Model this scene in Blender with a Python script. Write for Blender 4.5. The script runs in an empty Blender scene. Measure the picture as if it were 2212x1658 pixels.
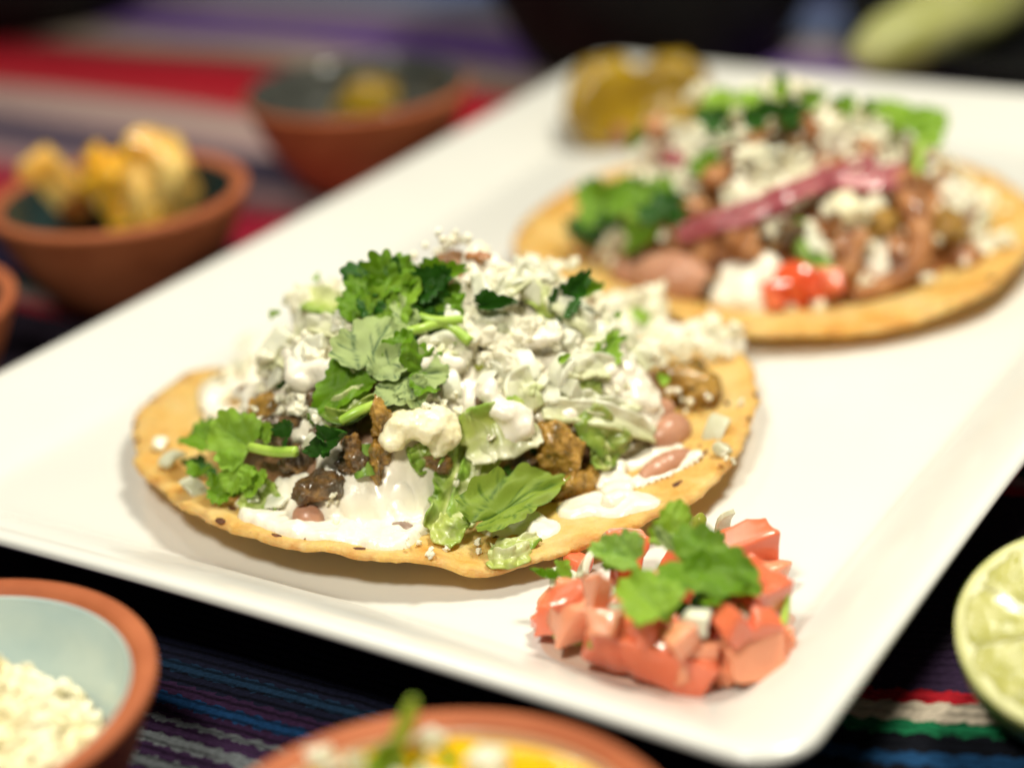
import bpy, bmesh, math, random
import numpy as np
from mathutils import Vector, Matrix, noise, Quaternion
random.seed(7)
SC = bpy.context.scene
COL = SC.collection
rad = math.radians

# ---------------------------------------------------------------- camera
CAM_H, PITCH, ROLL, LENS = 0.195, 24.6, -4.8, 67.6
cd = bpy.data.cameras.new('camera'); cam = bpy.data.objects.new('camera', cd); COL.objects.link(cam)
cam.matrix_world = Matrix.Translation((0, 0, CAM_H)) @ Matrix.Rotation(rad(90 - PITCH), 4, 'X') @ Matrix.Rotation(rad(ROLL), 4, 'Z')
cd.lens = LENS; cd.sensor_width = 36; cd.clip_start = 0.01; cd.clip_end = 20
cd.dof.use_dof = True; cd.dof.focus_distance = 0.362; cd.dof.aperture_fstop = 5.0; cd.dof.aperture_blades = 0
SC.camera = cam
# ---------------------------------------------------------------- world and lamps
w = bpy.data.worlds.new('World'); SC.world = w; w.use_nodes = True
w.node_tree.nodes['Background'].inputs[0].default_value = (1.0, 0.96, 0.82, 1)
w.node_tree.nodes['Background'].inputs[1].default_value = 0.05
def area(name, loc, target, size, energy, col, sy=None):
    l = bpy.data.lights.new(name, 'AREA'); l.energy = energy; l.size = size; l.color = col
    if sy: l.shape = 'RECTANGLE'; l.size_y = sy
    o = bpy.data.objects.new(name, l); COL.objects.link(o); o.location = loc
    o.rotation_euler = (Vector(target) - Vector(loc)).to_track_quat('-Z', 'Y').to_euler()
    return o
area('ceiling_lamp', (0.20, 0.40, 0.52), (0.01, 0.38, 0), 0.10, 2.8, (1.0, 0.955, 0.80))
area('pendant_lamp', (-0.30, 0.78, 0.85), (0, 0.42, 0), 0.07, 0.9, (1.0, 0.94, 0.84))
area('front_lamp', (-0.13, 0.04, 0.48), (0.0, 0.36, 0), 0.08, 2.3, (1.0, 0.96, 0.82))
SC.view_settings.view_transform = 'Standard'; SC.view_settings.look = 'None'
SC.view_settings.exposure = 0.16; SC.view_settings.gamma = 1.0; SC.view_settings.use_curve_mapping = False
SC.cycles.use_denoising = True
SC.cycles.max_bounces = 8; SC.cycles.diffuse_bounces = 4; SC.cycles.glossy_bounces = 3; SC.cycles.transmission_bounces = 4
SC.cycles.caustics_reflective = False; SC.cycles.caustics_refractive = False
SC.cycles.sample_clamp_indirect = 4.0

# ---------------------------------------------------------------- measuring: a photo pixel (2212 wide) -> a point on a level or a surface
F_PX = LENS / 36 * 2212
CR = cam.matrix_world.to_3x3(); CO = Vector((0, 0, CAM_H))
def ray(px, py): return (CR @ Vector((px - 1106, 829 - py, -F_PX))).normalized()
def at(px, py, z):
    d = ray(px, py); return CO + d * ((z - CAM_H) / d.z)
def hit(px, py, hf, lift=0.0, ok=None):
    d = ray(px, py); t = (0.085 - CAM_H) / d.z; t1 = (0.0 - CAM_H) / d.z
    n = 120; dt = (t1 - t) / n; best = None; bg = 9
    for i in range(n):
        p = CO + d * t; g = p.z - hf(p.x, p.y) - lift
        if (ok is None or ok(p)) and g < bg: bg, best = g, p.copy()
        if g <= 0: break
        t += dt
    p = CO + d * (t - dt * 0.5)
    return p if ok is None or ok(p) or best is None else best
VIEW = -ray(1106, 829)      # towards the viewer, used only to choose which way pieces lean

# ---------------------------------------------------------------- materials
def nt(name):
    m = bpy.data.materials.new(name); m.use_nodes = True
    t = m.node_tree; return m, t, t.nodes['Principled BSDF']
def ramp(t, fac, stops, interp='LINEAR'):
    r = t.nodes.new('ShaderNodeValToRGB'); r.color_ramp.interpolation = interp
    e = r.color_ramp.elements
    while len(e) < len(stops): e.new(0.5)
    for i, (p, c) in enumerate(stops): e[i].position = p; e[i].color = (*c[:3], 1)
    t.links.new(fac, r.inputs[0]); return r.outputs[0]
def noise_n(t, scale, detail=4, rough=0.55, coord='Object', dist=0.0):
    tc = t.nodes.new('ShaderNodeTexCoord'); n = t.nodes.new('ShaderNodeTexNoise')
    n.inputs['Scale'].default_value = scale; n.inputs['Detail'].default_value = detail
    n.inputs['Roughness'].default_value = rough; n.inputs['Distortion'].default_value = dist
    t.links.new(tc.outputs[coord], n.inputs['Vector']); return n.outputs['Fac']
def bump(t, b, h, strength, dist):
    n = t.nodes.new('ShaderNodeBump'); n.inputs['Strength'].default_value = strength; n.inputs['Distance'].default_value = dist
    t.links.new(h, n.inputs['Height']); t.links.new(n.outputs[0], b.inputs['Normal']); return n
def food(name, c0, c1, rough=0.4, scale=200, sss=0.0, ssr=(1, .5, .25), sscale=0.004, bs=0.0, bscale=600, bdist=0.0006, c2=None, spec=0.5, transl=0.0, tcol=None, lo=0.35, hi=0.65, coat=0.0):
    m, t, b = nt(name)
    st = [(lo, c0), (hi, c1)] if c2 is None else [(lo, c0), ((lo + hi) / 2, c1), (hi, c2)]
    t.links.new(ramp(t, noise_n(t, scale), st), b.inputs['Base Color'])
    b.inputs['Roughness'].default_value = rough; b.inputs['Specular IOR Level'].default_value = spec
    b.inputs['Coat Weight'].default_value = coat; b.inputs['Coat Roughness'].default_value = 0.1
    if sss > 0:
        b.inputs['Subsurface Weight'].default_value = sss; b.inputs['Subsurface Radius'].default_value = ssr; b.inputs['Subsurface Scale'].default_value = sscale
    if bs > 0: bump(t, b, noise_n(t, bscale, 6, 0.65), bs, bdist)
    if transl > 0: add_transl(t, b, transl, tcol or c1)
    return m
def add_transl(t, b, fac, col):
    tr = t.nodes.new('ShaderNodeBsdfTranslucent')
    if isinstance(col, tuple): tr.inputs[0].default_value = (*col[:3], 1)
    else: t.links.new(col, tr.inputs[0])
    mx = t.nodes.new('ShaderNodeMixShader'); mx.inputs[0].default_value = fac
    t.links.new(b.outputs[0], mx.inputs[1]); t.links.new(tr.outputs[0], mx.inputs[2])
    t.links.new(mx.outputs[0], t.nodes['Material Output'].inputs[0])
def leaf_mat(name, dark, light, vein, veindark=0.6, rough=0.35, tr=0.3):
    m, t, b = nt(name)
    c = ramp(t, noise_n(t, 260, 3), [(0.32, dark), (0.68, light)])
    a = t.nodes.new('ShaderNodeAttribute'); a.attribute_name = 'vein'
    mx = t.nodes.new('ShaderNodeMix'); mx.data_type = 'RGBA'; mx.inputs[7].default_value = (*vein, 1)
    ml = t.nodes.new('ShaderNodeMath'); ml.operation = 'MULTIPLY'; ml.inputs[1].default_value = veindark
    t.links.new(a.outputs['Fac'], ml.inputs[0]); t.links.new(ml.outputs[0], mx.inputs[0]); t.links.new(c, mx.inputs[6])
    t.links.new(mx.outputs[2], b.inputs['Base Color'])
    b.inputs['Roughness'].default_value = rough; b.inputs['Specular IOR Level'].default_value = 0.4
    bump(t, b, noise_n(t, 900, 4), 0.35, 0.0004)
    add_transl(t, b, tr, mx.outputs[2]); return m
def porcelain():
    m, t, b = nt('white_porcelain')
    t.links.new(ramp(t, noise_n(t, 14, 3), [(0.3, (.71, .705, .665)), (0.7, (.75, .747, .705))]), b.inputs['Base Color'])
    t.links.new(ramp(t, noise_n(t, 60, 5), [(0.35, (.13,) * 3), (0.75, (.26,) * 3)]), b.inputs['Roughness'])
    bump(t, b, noise_n(t, 20, 2), 0.05, 0.002); return m
def tortilla_mat():
    m, t, b = nt('fried_corn_tortilla')
    base = ramp(t, noise_n(t, 75, 8, .68), [(0.24, (.46, .17, .025)), (0.37, (.80, .43, .085)), (0.5, (.89, .60, .19)), (0.7, (.93, .73, .34))])
    # toasted specks
    sp = ramp(t, noise_n(t, 330, 3, .5, dist=.6), [(0.66, (0,) * 3), (0.74, (1,) * 3)])
    mx = t.nodes.new('ShaderNodeMix'); mx.data_type = 'RGBA'; mx.inputs[7].default_value = (.22, .06, .015, 1)
    ml = t.nodes.new('ShaderNodeMath'); ml.operation = 'MULTIPLY'; ml.inputs[1].default_value = .75
    ra = t.nodes.new('ShaderNodeAttribute'); ra.attribute_name = 'rim'
    rm = t.nodes.new('ShaderNodeMath'); rm.operation = 'MULTIPLY'
    t.links.new(ra.outputs['Fac'], rm.inputs[0]); t.links.new(ramp(t, noise_n(t, 130, 5, .6), [(0.42, (0,) * 3), (0.68, (.8,) * 3)]), rm.inputs[1])
    rx = t.nodes.new('ShaderNodeMix'); rx.data_type = 'RGBA'; rx.inputs[7].default_value = (.52, .19, .03, 1)   # toasted edge of the fried disc
    t.links.new(rm.outputs[0], rx.inputs[0]); t.links.new(base, rx.inputs[6]); base = rx.outputs[2]
    t.links.new(sp, ml.inputs[0]); t.links.new(ml.outputs[0], mx.inputs[0]); t.links.new(base, mx.inputs[6])
    t.links.new(mx.outputs[2], b.inputs['Base Color'])
    b.inputs['Roughness'].default_value = .38; b.inputs['Subsurface Weight'].default_value = .25
    b.inputs['Subsurface Radius'].default_value = (1, .45, .12); b.inputs['Subsurface Scale'].default_value = .004
    bump(t, b, noise_n(t, 420, 6, .65), .9, .0011)
    add_transl(t, b, .25, (1.0, .66, .16))
    return m
M = {}
M['porcelain'] = porcelain()
M['tortilla'] = tortilla_mat()
M['char'] = food('toasted_spot', (.05, .015, .006), (.20, .07, .02), .6, 900)
M['beans'] = food('refried_beans', (.17, .085, .035), (.36, .19, .09), .35, 150, .1, bs=.6, bscale=380, bdist=.0012)
M['bean'] = food('pinto_bean', (.40, .19, .115), (.52, .27, .17), .33, 120, .25, (1, .45, .3), .003, bs=.12, bscale=900, bdist=.0003)
M['bean_gray'] = food('gray_bean', (.22, .15, .12), (.36, .25, .19), .25, 200, .2)
M['meat'] = food('stewed_pork_in_sauce', (.15, .085, .008), (.42, .22, .024), .24, 420, .12, (1, .4, .1), .002, bs=1.0, bscale=750, bdist=.0012, c2=(.60, .34, .07), coat=.8)
M['meat_dark'] = food('dark_pork_in_sauce', (.05, .032, .009), (.13, .065, .016), .30, 240, .05, bs=1.0, bscale=520, bdist=.0011, c2=(.34, .17, .03), coat=.7)
M['meat_red'] = food('shredded_pork', (.16, .05, .014), (.40, .15, .04), .3, 160, .1, bs=.9, bscale=350, bdist=.0012, c2=(.55, .27, .11), coat=.5)
M['cream'] = food('sour_cream', (.83, .77, .63), (.88, .83, .71), .2, 160, .3, (1, .9, .7), .001, bs=.3, bscale=420, bdist=.0006, coat=.25)
M['cheese'] = food('fresh_cheese', (.90, .84, .60), (.95, .91, .75), .5, 260, .3, (1, .9, .7), .0007, bs=.5, bscale=1100, bdist=.0004)
M['cheese_yellow'] = food('yellowish_cheese', (.84, .76, .46), (.93, .88, .66), .35, 160, .3, (1, .85, .5), .001, bs=.4, bscale=700, bdist=.0005, coat=.4)
M['onion'] = food('raw_onion', (.78, .78, .58), (.90, .89, .77), .16, 140, .35, (1, .95, .7), .0012, bs=.2, bscale=420, bdist=.0005, transl=.12, tcol=(.85, .86, .68), coat=.5)
M['onion_clear'] = food('translucent_onion', (.60, .60, .42), (.80, .79, .63), .14, 160, .4, (1, .95, .65), .0015, bs=.2, bscale=500, bdist=.0004, transl=.25, tcol=(.8, .8, .58), coat=.5)
M['scallion'] = leaf_mat('scallion', (.17, .36, .04), (.36, .55, .10), (.10, .26, .03), .5, .25, .25)
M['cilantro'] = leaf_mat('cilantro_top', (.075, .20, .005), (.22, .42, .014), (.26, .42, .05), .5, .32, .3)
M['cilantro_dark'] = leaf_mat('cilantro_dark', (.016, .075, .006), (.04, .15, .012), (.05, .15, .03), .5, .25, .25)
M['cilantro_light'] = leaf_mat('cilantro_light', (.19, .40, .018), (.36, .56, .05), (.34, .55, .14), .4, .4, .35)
M['cilantro_pale'] = leaf_mat('cilantro_underside', (.34, .45, .15), (.50, .60, .26), (.045, .11, .04), .95, .4, .25)
M['stem'] = food('cilantro_stem', (.28, .46, .05), (.42, .58, .10), .3, 200, .2, (.6, 1, .2), .003)
def lettuce(name, a, b_, c, vcol=(.72, .74, .42)):
    m, t, b = nt(name)
    g = t.nodes.new('ShaderNodeAttribute'); g.attribute_name = 'grad'
    ad = t.nodes.new('ShaderNodeMath'); ad.operation = 'MULTIPLY_ADD'; ad.inputs[1].default_value = .5
    t.links.new(noise_n(t, 230, 4), ad.inputs[0]); t.links.new(g.outputs['Fac'], ad.inputs[2])
    col = ramp(t, ad.outputs[0], [(0.2, a), (0.62, b_), (1.0, c)])
    va = t.nodes.new('ShaderNodeAttribute'); va.attribute_name = 'vein'
    vm = t.nodes.new('ShaderNodeMix'); vm.data_type = 'RGBA'; vm.inputs[7].default_value = (*vcol, 1)
    vf = t.nodes.new('ShaderNodeMath'); vf.operation = 'MULTIPLY'; vf.inputs[1].default_value = .55; t.links.new(va.outputs['Fac'], vf.inputs[0])
    t.links.new(vf.outputs[0], vm.inputs[0]); t.links.new(col, vm.inputs[6]); col = vm.outputs[2]
    t.links.new(col, b.inputs['Base Color']); b.inputs['Roughness'].default_value = .28
    b.inputs['Coat Weight'].default_value = .15; b.inputs['Coat Roughness'].default_value = .15
    bump(t, b, noise_n(t, 420, 5), .6, .0006); add_transl(t, b, .3, col); return m
M['lettuce'] = lettuce('shredded_lettuce', (.80, .79, .58), (.56, .64, .16), (.26, .44, .05))
M['lettuce_white'] = lettuce('white_lettuce_rib', (.84, .83, .68), (.76, .77, .48), (.50, .62, .18))
M['lettuce_dark'] = lettuce('green_lettuce_leaf', (.44, .50, .14), (.29, .39, .06), (.04, .13, .012), (.12, .26, .03))
M['herb'] = leaf_mat('green_herb_leaf', (.20, .31, .03), (.34, .46, .07), (.045, .13, .015), .85, .35, .25)
M['tomato'] = food('diced_tomato', (.70, .075, .025), (.80, .17, .07), .14, 190, .4, (1, .45, .3), .0015, bs=.2, bscale=300, bdist=.0008, c2=(.85, .34, .19), coat=.8)
def juice_mat():
    m, t, b = nt('tomato_juice'); tr = t.nodes.new('ShaderNodeBsdfTransparent'); tr.inputs[0].default_value = (1, .90, .84, 1)
    b.inputs['Base Color'].default_value = (.75, .40, .28, 1); b.inputs['Roughness'].default_value = .05
    mx = t.nodes.new('ShaderNodeMixShader'); mx.inputs[0].default_value = .14
    t.links.new(tr.outputs[0], mx.inputs[1]); t.links.new(b.outputs[0], mx.inputs[2]); t.links.new(mx.outputs[0], t.nodes['Material Output'].inputs[0]); return m
M['juice'] = juice_mat()
M['tomato_pale'] = food('pale_tomato', (.78, .25, .12), (.85, .40, .23), .2, 130, .4, (1, .5, .35), .0015, bs=.2, bscale=300, bdist=.0008, coat=.6)
M['tomato_red'] = food('red_tomato_skin', (.62, .05, .02), (.72, .12, .03), .15, 130, .3, (1, .3, .15), .003, coat=.6)
M['tomatillo'] = food('green_chile', (.16, .21, .02), (.33, .34, .04), .25, 200, .3, (.8, 1, .3), .003, coat=.4)
M['pink_onion'] = food('pickled_onion', (.30, .05, .07), (.48, .17, .18), .22, 140, .5, (1, .3, .4), .003, coat=.5)
M['clay'] = food('terracotta', (.33, .088, .032), (.46, .14, .056), .62, 45, bs=.25, bscale=700, bdist=.0003, spec=.3)
M['glaze_blue'] = food('pale_blue_glaze', (.44, .56, .57), (.54, .64, .62), .14, 60)
M['glaze_dark'] = food('dark_teal_glaze', (.012, .03, .032), (.025, .05, .05), .09, 60)
M['glaze_gray'] = food('gray_glaze', (.045, .05, .045), (.09, .09, .08), .10, 60)
M['glaze_sand'] = food('sand_glaze', (.60, .36, .20), (.68, .44, .26), .2, 60)
M['black'] = food('black_stone', (.004, .004, .0045), (.009, .009, .009), .65, 90, bs=.4, bscale=400, spec=.15)
M['fruit'] = food('roasted_pineapple', (.78, .32, .008), (.86, .46, .03), .25, 60, .4, (1, .6, .15), .004, c2=(.86, .52, .06), bs=.3, bscale=300, bdist=.001, coat=.4)
M['fruit_pale'] = food('pale_pineapple', (.80, .36, .008), (.86, .64, .22), .3, 60, .4, (1, .7, .3), .004, bs=.3, bscale=300, bdist=.001, coat=.3)
M['fruit_char'] = food('charred_fruit', (.10, .02, .004), (.40, .13, .012), .35, 120, bs=.4, bscale=300, bdist=.001)
M['pepper'] = food('pickled_yellow_pepper', (.20, .115, .003), (.31, .185, .005), .25, 70, .4, (1, .7, .1), .004, c2=(.42, .27, .01), coat=.3)
M['salsa'] = food('yellow_salsa', (.70, .37, .004), (.78, .46, .008), .13, 60, .3, (1, .6, .1), .003, bs=.15, bscale=160, bdist=.001)
M['shred'] = food('grated_cheese', (.90, .80, .50), (.95, .90, .70), .5, 120, 0)
M['rind'] = food('lime_rind', (.10, .17, .008), (.20, .28, .02), .3, 120, .1, bs=.5, bscale=900, bdist=.0006)
M['pith'] = food('lime_pith', (.52, .52, .20), (.64, .62, .30), .4, 200, .4, (1, 1, .5), .003)
M['pulp'] = food('lime_pulp', (.36, .35, .055), (.47, .45, .11), .22, 220, .6, (1, 1, .3), .005, bs=.35, bscale=260, bdist=.0012, coat=.6)
M['lime_wedge'] = food('pale_green_flesh', (.36, .38, .10), (.50, .50, .22), .4, 60, .4, (1, 1, .4), .004)

def cloth_mat():
    m, t, b = nt('striped_woven_cloth')
    uv = t.nodes.new('ShaderNodeUVMap'); uv.uv_map = 'weave'
    sx = t.nodes.new('ShaderNodeSeparateXYZ'); t.links.new(uv.outputs[0], sx.inputs[0])
    wv = t.nodes.new('ShaderNodeTexWave'); wv.wave_profile = 'SIN'; wv.bands_direction = 'Y'
    wv.inputs['Scale'].default_value = 55; wv.inputs['Distortion'].default_value = 3.0; wv.inputs['Detail'].default_value = 2; wv.inputs['Detail Scale'].default_value = 6
    t.links.new(uv.outputs[0], wv.inputs[0])
    nn = t.nodes.new('ShaderNodeTexNoise'); nn.inputs['Scale'].default_value = 700; nn.inputs['Detail'].default_value = 3
    t.links.new(uv.outputs[0], nn.inputs['Vector'])
    def math_(op, a, b_):
        n = t.nodes.new('ShaderNodeMath'); n.operation = op
        for i, v in enumerate((a, b_)):
            if isinstance(v, (int, float)): n.inputs[i].default_value = v
            else: t.links.new(v, n.inputs[i])
        return n.outputs[0]
    s = math_('ADD', sx.outputs[0], math_('MULTIPLY', math_('SUBTRACT', wv.outputs['Fac'], .5), .0009))
    s = math_('ADD', s, math_('MULTIPLY', math_('SUBTRACT', nn.outputs['Fac'], .5), .0022))
    DP = (.030, .013, .040); NV = (.008, .009, .022); GR = (.105, .115, .125); BL = (.008, .040, .115)
    near = [(.0, DP), (.2335, GR), (.2365, DP), (.241, GR), (.2445, DP), (.2488, GR), (.2518, DP), (.2555, BL), (.2585, DP), (.262, NV),
            (.2672, (.010, .028, .06)), (.270, NV), (.302, (.008, .03, .07)), (.3045, (.004, .004, .008)), (.308, (.010, .05, .13)), (.3122, (.005, .006, .010)), (.3165, (.012, .16, .065)),
            (.3222, (.55, .47, .37)), (.3262, (.34, .010, .018)), (.3305, (.026, .014, .036)), (.345, (.018, .012, .022)),
            (.419, (.30, .012, .02)), (.4255, (.30, .20, .19)), (.430, (.01, .06, .04)), (.436, (.016, .012, .035))]
    far = [(.43, (.012, .010, .030)), (.492, (.42, .02, .05)), (.525, (.34, .12, .14)), (.538, (.40, .26, .27)), (.552, (.10, .08, .13)), (.585, (.50, .34, .33)), (.603, (.58, .42, .38)),
           (.626, (.50, .06, .07)), (.640, (.55, .018, .035)), (.672, (.40, .015, .03)), (.692, (.16, .07, .06)), (.704, (.45, .36, .30)), (.733, (.19, .10, .36)), (.758, (.17, .09, .33)), (.790, (.42, .34, .36)),
           (.822, (.13, .20, .33)), (.842, (.20, .25, .48)), (.885, (.04, .05, .12)), (.95, (.3, .02, .04))]
    r1 = ramp(t, math_('MULTIPLY', s, 2.0), [(p * 2, c) for p, c in near], 'CONSTANT')
    r2 = ramp(t, s, far, 'CONSTANT')
    mx = t.nodes.new('ShaderNodeMix'); mx.data_type = 'RGBA'
    t.links.new(math_('GREATER_THAN', s, .44), mx.inputs[0]); t.links.new(r1, mx.inputs[6]); t.links.new(r2, mx.inputs[7])
    # fibre mottling
    hs = t.nodes.new('ShaderNodeHueSaturation'); t.links.new(mx.outputs[2], hs.inputs['Color'])
    t.links.new(math_('ADD', math_('MULTIPLY', nn.outputs['Fac'], 1.2), .4), hs.inputs['Value'])
    t.links.new(hs.outputs[0], b.inputs['Base Color'])
    b.inputs['Roughness'].default_value = .95; b.inputs['Specular IOR Level'].default_value = .1
    rb = t.nodes.new('ShaderNodeTexWave'); rb.bands_direction = 'X'; rb.inputs['Scale'].default_value = 110; rb.inputs['Distortion'].default_value = 1.5
    t.links.new(uv.outputs[0], rb.inputs[0])
    bump(t, b, math_('ADD', rb.outputs['Fac'], nn.outputs['Fac']), .8, .0010)
    return m
M['cloth'] = cloth_mat()

# ---------------------------------------------------------------- builders
def tag(o, label=None, cat=None, group=None, kind=None):
    if label: o['label'] = label
    if cat: o['category'] = cat
    if group: o['group'] = group
    if kind: o['kind'] = kind
    return o
def link(name, me, mat, parent=None, mw=None, smooth=True):
    o = bpy.data.objects.new(name, me); COL.objects.link(o)
    if mat is not None and len(me.materials) == 0: me.materials.append(mat)
    if mw is not None: o.matrix_basis = mw
    if parent is not None:
        o.parent = parent; o.matrix_parent_inverse = Matrix.Translation(-Vector(parent.location))
    return o
def mesh(name, verts, faces, mat=None, parent=None, smooth=True):
    me = bpy.data.meshes.new(name); me.from_pydata([tuple(v) for v in verts], [], faces); me.update()
    if smooth: me.polygons.foreach_set('use_smooth', [True] * len(me.polygons))
    return link(name, me, mat, parent)
def thing(name, loc, label, cat, group=None):
    o = bpy.data.objects.new(name, None); COL.objects.link(o); o.location = loc; o.empty_display_size = .01
    return tag(o, label, cat, group)
_ICO = {}
def ico(sub):
    if sub not in _ICO:
        bm = bmesh.new(); bmesh.ops.create_icosphere(bm, subdivisions=sub, radius=1.0)
        _ICO[sub] = (np.array([v.co[:] for v in bm.verts]), np.array([[v.index for v in f.verts] for f in bm.faces])); bm.free()
    return _ICO[sub]
def blob_mesh(name, sph, voxel, smooth=4, amp=0.0, fr=300.0, seed=0, sub=2):
    """sph: list of (centre, radius or (rx,ry,rz)); joined, voxel-remeshed, smoothed, roughened"""
    V0, F0 = ico(sub); V = []; F = []; n = 0
    for c, r in sph:
        V.append(V0 * np.array(r if hasattr(r, '__len__') else (r, r, r)) + np.array(c[:])); F.append(F0 + n); n += len(V0)
    V = np.concatenate(V); F = np.concatenate(F)
    me = bpy.data.meshes.new('tmp'); me.from_pydata(V.tolist(), [], F.tolist())
    o = bpy.data.objects.new('tmp', me); COL.objects.link(o)
    r = o.modifiers.new('r', 'REMESH'); r.mode = 'VOXEL'; r.voxel_size = voxel; r.use_smooth_shade = True
    if smooth:
        s = o.modifiers.new('s', 'SMOOTH'); s.iterations = smooth; s.factor = .6
    dg = bpy.context.evaluated_depsgraph_get(); dg.update()
    out = bpy.data.meshes.new_from_object(o.evaluated_get(dg)); out.name = name
    bpy.data.objects.remove(o); bpy.data.meshes.remove(me)
    if amp:
        off = Vector((seed * 3.1, seed * 1.7, seed * .9))
        co = np.empty(len(out.vertices) * 3); out.vertices.foreach_get('co', co); co = co.reshape(-1, 3)
        no = np.empty(len(out.vertices) * 3); out.vertices.foreach_get('normal', no); no = no.reshape(-1, 3)
        d = np.array([noise.fractal(Vector(c) * fr + off, .8, 2.1, 3) for c in co])
        out.vertices.foreach_set('co', (co + no * (d * amp)[:, None]).ravel())
    out.polygons.foreach_set('use_smooth', [True] * len(out.polygons)); out.update()
    return out
def split_parts(V, F, least=40):
    """connected pieces of a mesh, each as (verts, faces)"""
    par = list(range(len(V)))
    def find(a):
        while par[a] != a: par[a] = par[par[a]]; a = par[a]
        return a
    for f in F:
        r = find(f[0])
        for v in f[1:]: par[find(v)] = r
    grp = {}
    for f in F: grp.setdefault(find(f[0]), []).append(f)
    out = []
    for fs in grp.values():
        ids = sorted({v for f in fs for v in f})
        if len(ids) < least: continue
        mp = {v: i for i, v in enumerate(ids)}; out.append(([V[v] for v in ids], [tuple(mp[v] for v in f) for f in fs]))
    return out
def frame(o, ydir, up):
    y = Vector(ydir).normalized(); x = y.cross(Vector(up)).normalized(); z = x.cross(y)
    return Matrix(((x.x, y.x, z.x, o[0]), (x.y, y.y, z.y, o[1]), (x.z, y.z, z.z, o[2]), (0, 0, 0, 1)))
def rand_rot(rng): return Quaternion((rng.gauss(0, 1), rng.gauss(0, 1), rng.gauss(0, 1), rng.gauss(0, 1))).normalized().to_matrix().to_4x4()

def leaf_mesh(name, seed, width=1.0, lobe=.34, teeth=.11, curl=.3, fold=.25, ruffle=.10, na=96, nr=9):
    """cilantro leaflet of length 1 along +Y, face +Z, with lobes, teeth and a vein attribute"""
    rng = random.Random(seed); ph = rng.uniform(-.25, .25); ls = [rng.uniform(.8, 1.15) for _ in range(3)]
    tips = []
    def rr(a):
        L = abs(math.cos(1.5 * (a + ph * .3))) ** .7
        k = 0 if a < -1.05 else (2 if a > 1.05 else 1)
        q = (a * 2.4 + ph * 5) % 1.0; tt = abs(math.sin(math.pi * q))
        back = max(0., (abs(a) - 2.1) / 1.04)
        return (.56 * (1 - lobe + lobe * L) * (ls[k] * .5 + .5) * (1 - .1 * abs(a) / 3.14) + teeth * (tt ** .8 - .5)) * (1 - .55 * back)
    V = [(0, .42, 0)]; F = []; ve = [1.0]
    for j in range(1, nr + 1):
        for i in range(na):
            a = -math.pi + 2 * math.pi * i / na; f = j / nr; r = rr(a) * f
            V.append((math.sin(a) * r * width, .42 + math.cos(a) * r, 0))
    for i in range(na): F.append((0, 1 + i, 1 + (i + 1) % na))
    for j in range(nr - 1):
        for i in range(na):
            b0 = 1 + j * na; b1 = b0 + na; F.append((b0 + i, b1 + i, b1 + (i + 1) % na, b0 + (i + 1) % na))
    segs = []
    for a in (-1.95, -1.0, 0, 1.0, 1.95):
        e = Vector((math.sin(a) * .5 * width, .42 + math.cos(a) * .5)); s0 = Vector((0, .12)); segs.append((s0, e, .016))
        for q in (.45, .7):
            m_ = s0.lerp(e, q)
            for sg in (-1, 1):
                aa = a + sg * .6; segs.append((m_, m_ + Vector((math.sin(aa) * .22 * width, math.cos(aa) * .22)), .009))
    out = []; att = []
    for (x, y, z) in V:
        p = Vector((x, y)); vv = 0
        for s0, e, wd in segs:
            d = e - s0; tt = max(0, min(1, (p - s0).dot(d) / d.length_squared)); q = (p - s0 - d * tt).length
            vv = max(vv, math.exp(-(q / wd) ** 2))
        att.append(vv)
        nz = noise.noise(Vector((x * 2.6 + seed, y * 2.6, seed * .7))) + .5 * noise.noise(Vector((x * 7 + seed, y * 7, 3)))
        r0 = math.hypot(x, y - .42)
        zz = fold * abs(x) + ruffle * nz * (.3 + 1.8 * r0) - .01 * vv
        th = curl * (y - .2)                       # roll along the length
        if abs(curl) > 1e-3:
            R = 1 / curl; y2 = math.sin(th) * (R - zz) + .2; z2 = R - math.cos(th) * (R - zz)
        else: y2, z2 = y, zz
        out.append((x, y2, z2))
    me = bpy.data.meshes.new(name); me.from_pydata(out, [], F); me.update()
    at_ = me.attributes.new('vein', 'FLOAT', 'POINT'); at_.data.foreach_set('value', att)
    me.polygons.foreach_set('use_smooth', [True] * len(me.polygons))
    return me
LEAF = [leaf_mesh('leaf', 1, .95, .36, .07, .4, .35, .16), leaf_mesh('leaf', 2, .85, .42, .13, .9, .45), leaf_mesh('leaf', 3, 1.1, .3, .09, -.7, .3, .18),
        leaf_mesh('leaf', 4, .7, .25, .10, 1.6, .7, .16), leaf_mesh('leaf', 5, 1.0, .45, .12, .5, -.4, .2), leaf_mesh('leaf', 6, .8, .38, .15, -1.2, .5, .18),
        leaf_mesh('leaf', 7, 1.0, .30, .06, .25, .25, .10), leaf_mesh('leaf', 8, .5, .2, .1, 2.2, 1.2, .1)]
_leafcache = {}
def leaf(parent, base, tip, up, mat, k=0, wid=1.0, name='cilantro_leaf'):
    key = (k, mat)
    if key not in _leafcache:
        me = LEAF[k].copy(); me.materials.append(M[mat]); _leafcache[key] = me
    d = Vector(tip) - Vector(base); L = d.length
    o = link(name, _leafcache[key], None, parent, frame(base, d, up) @ Matrix.Diagonal((L * wid, L, L, 1)))
    return o
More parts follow.
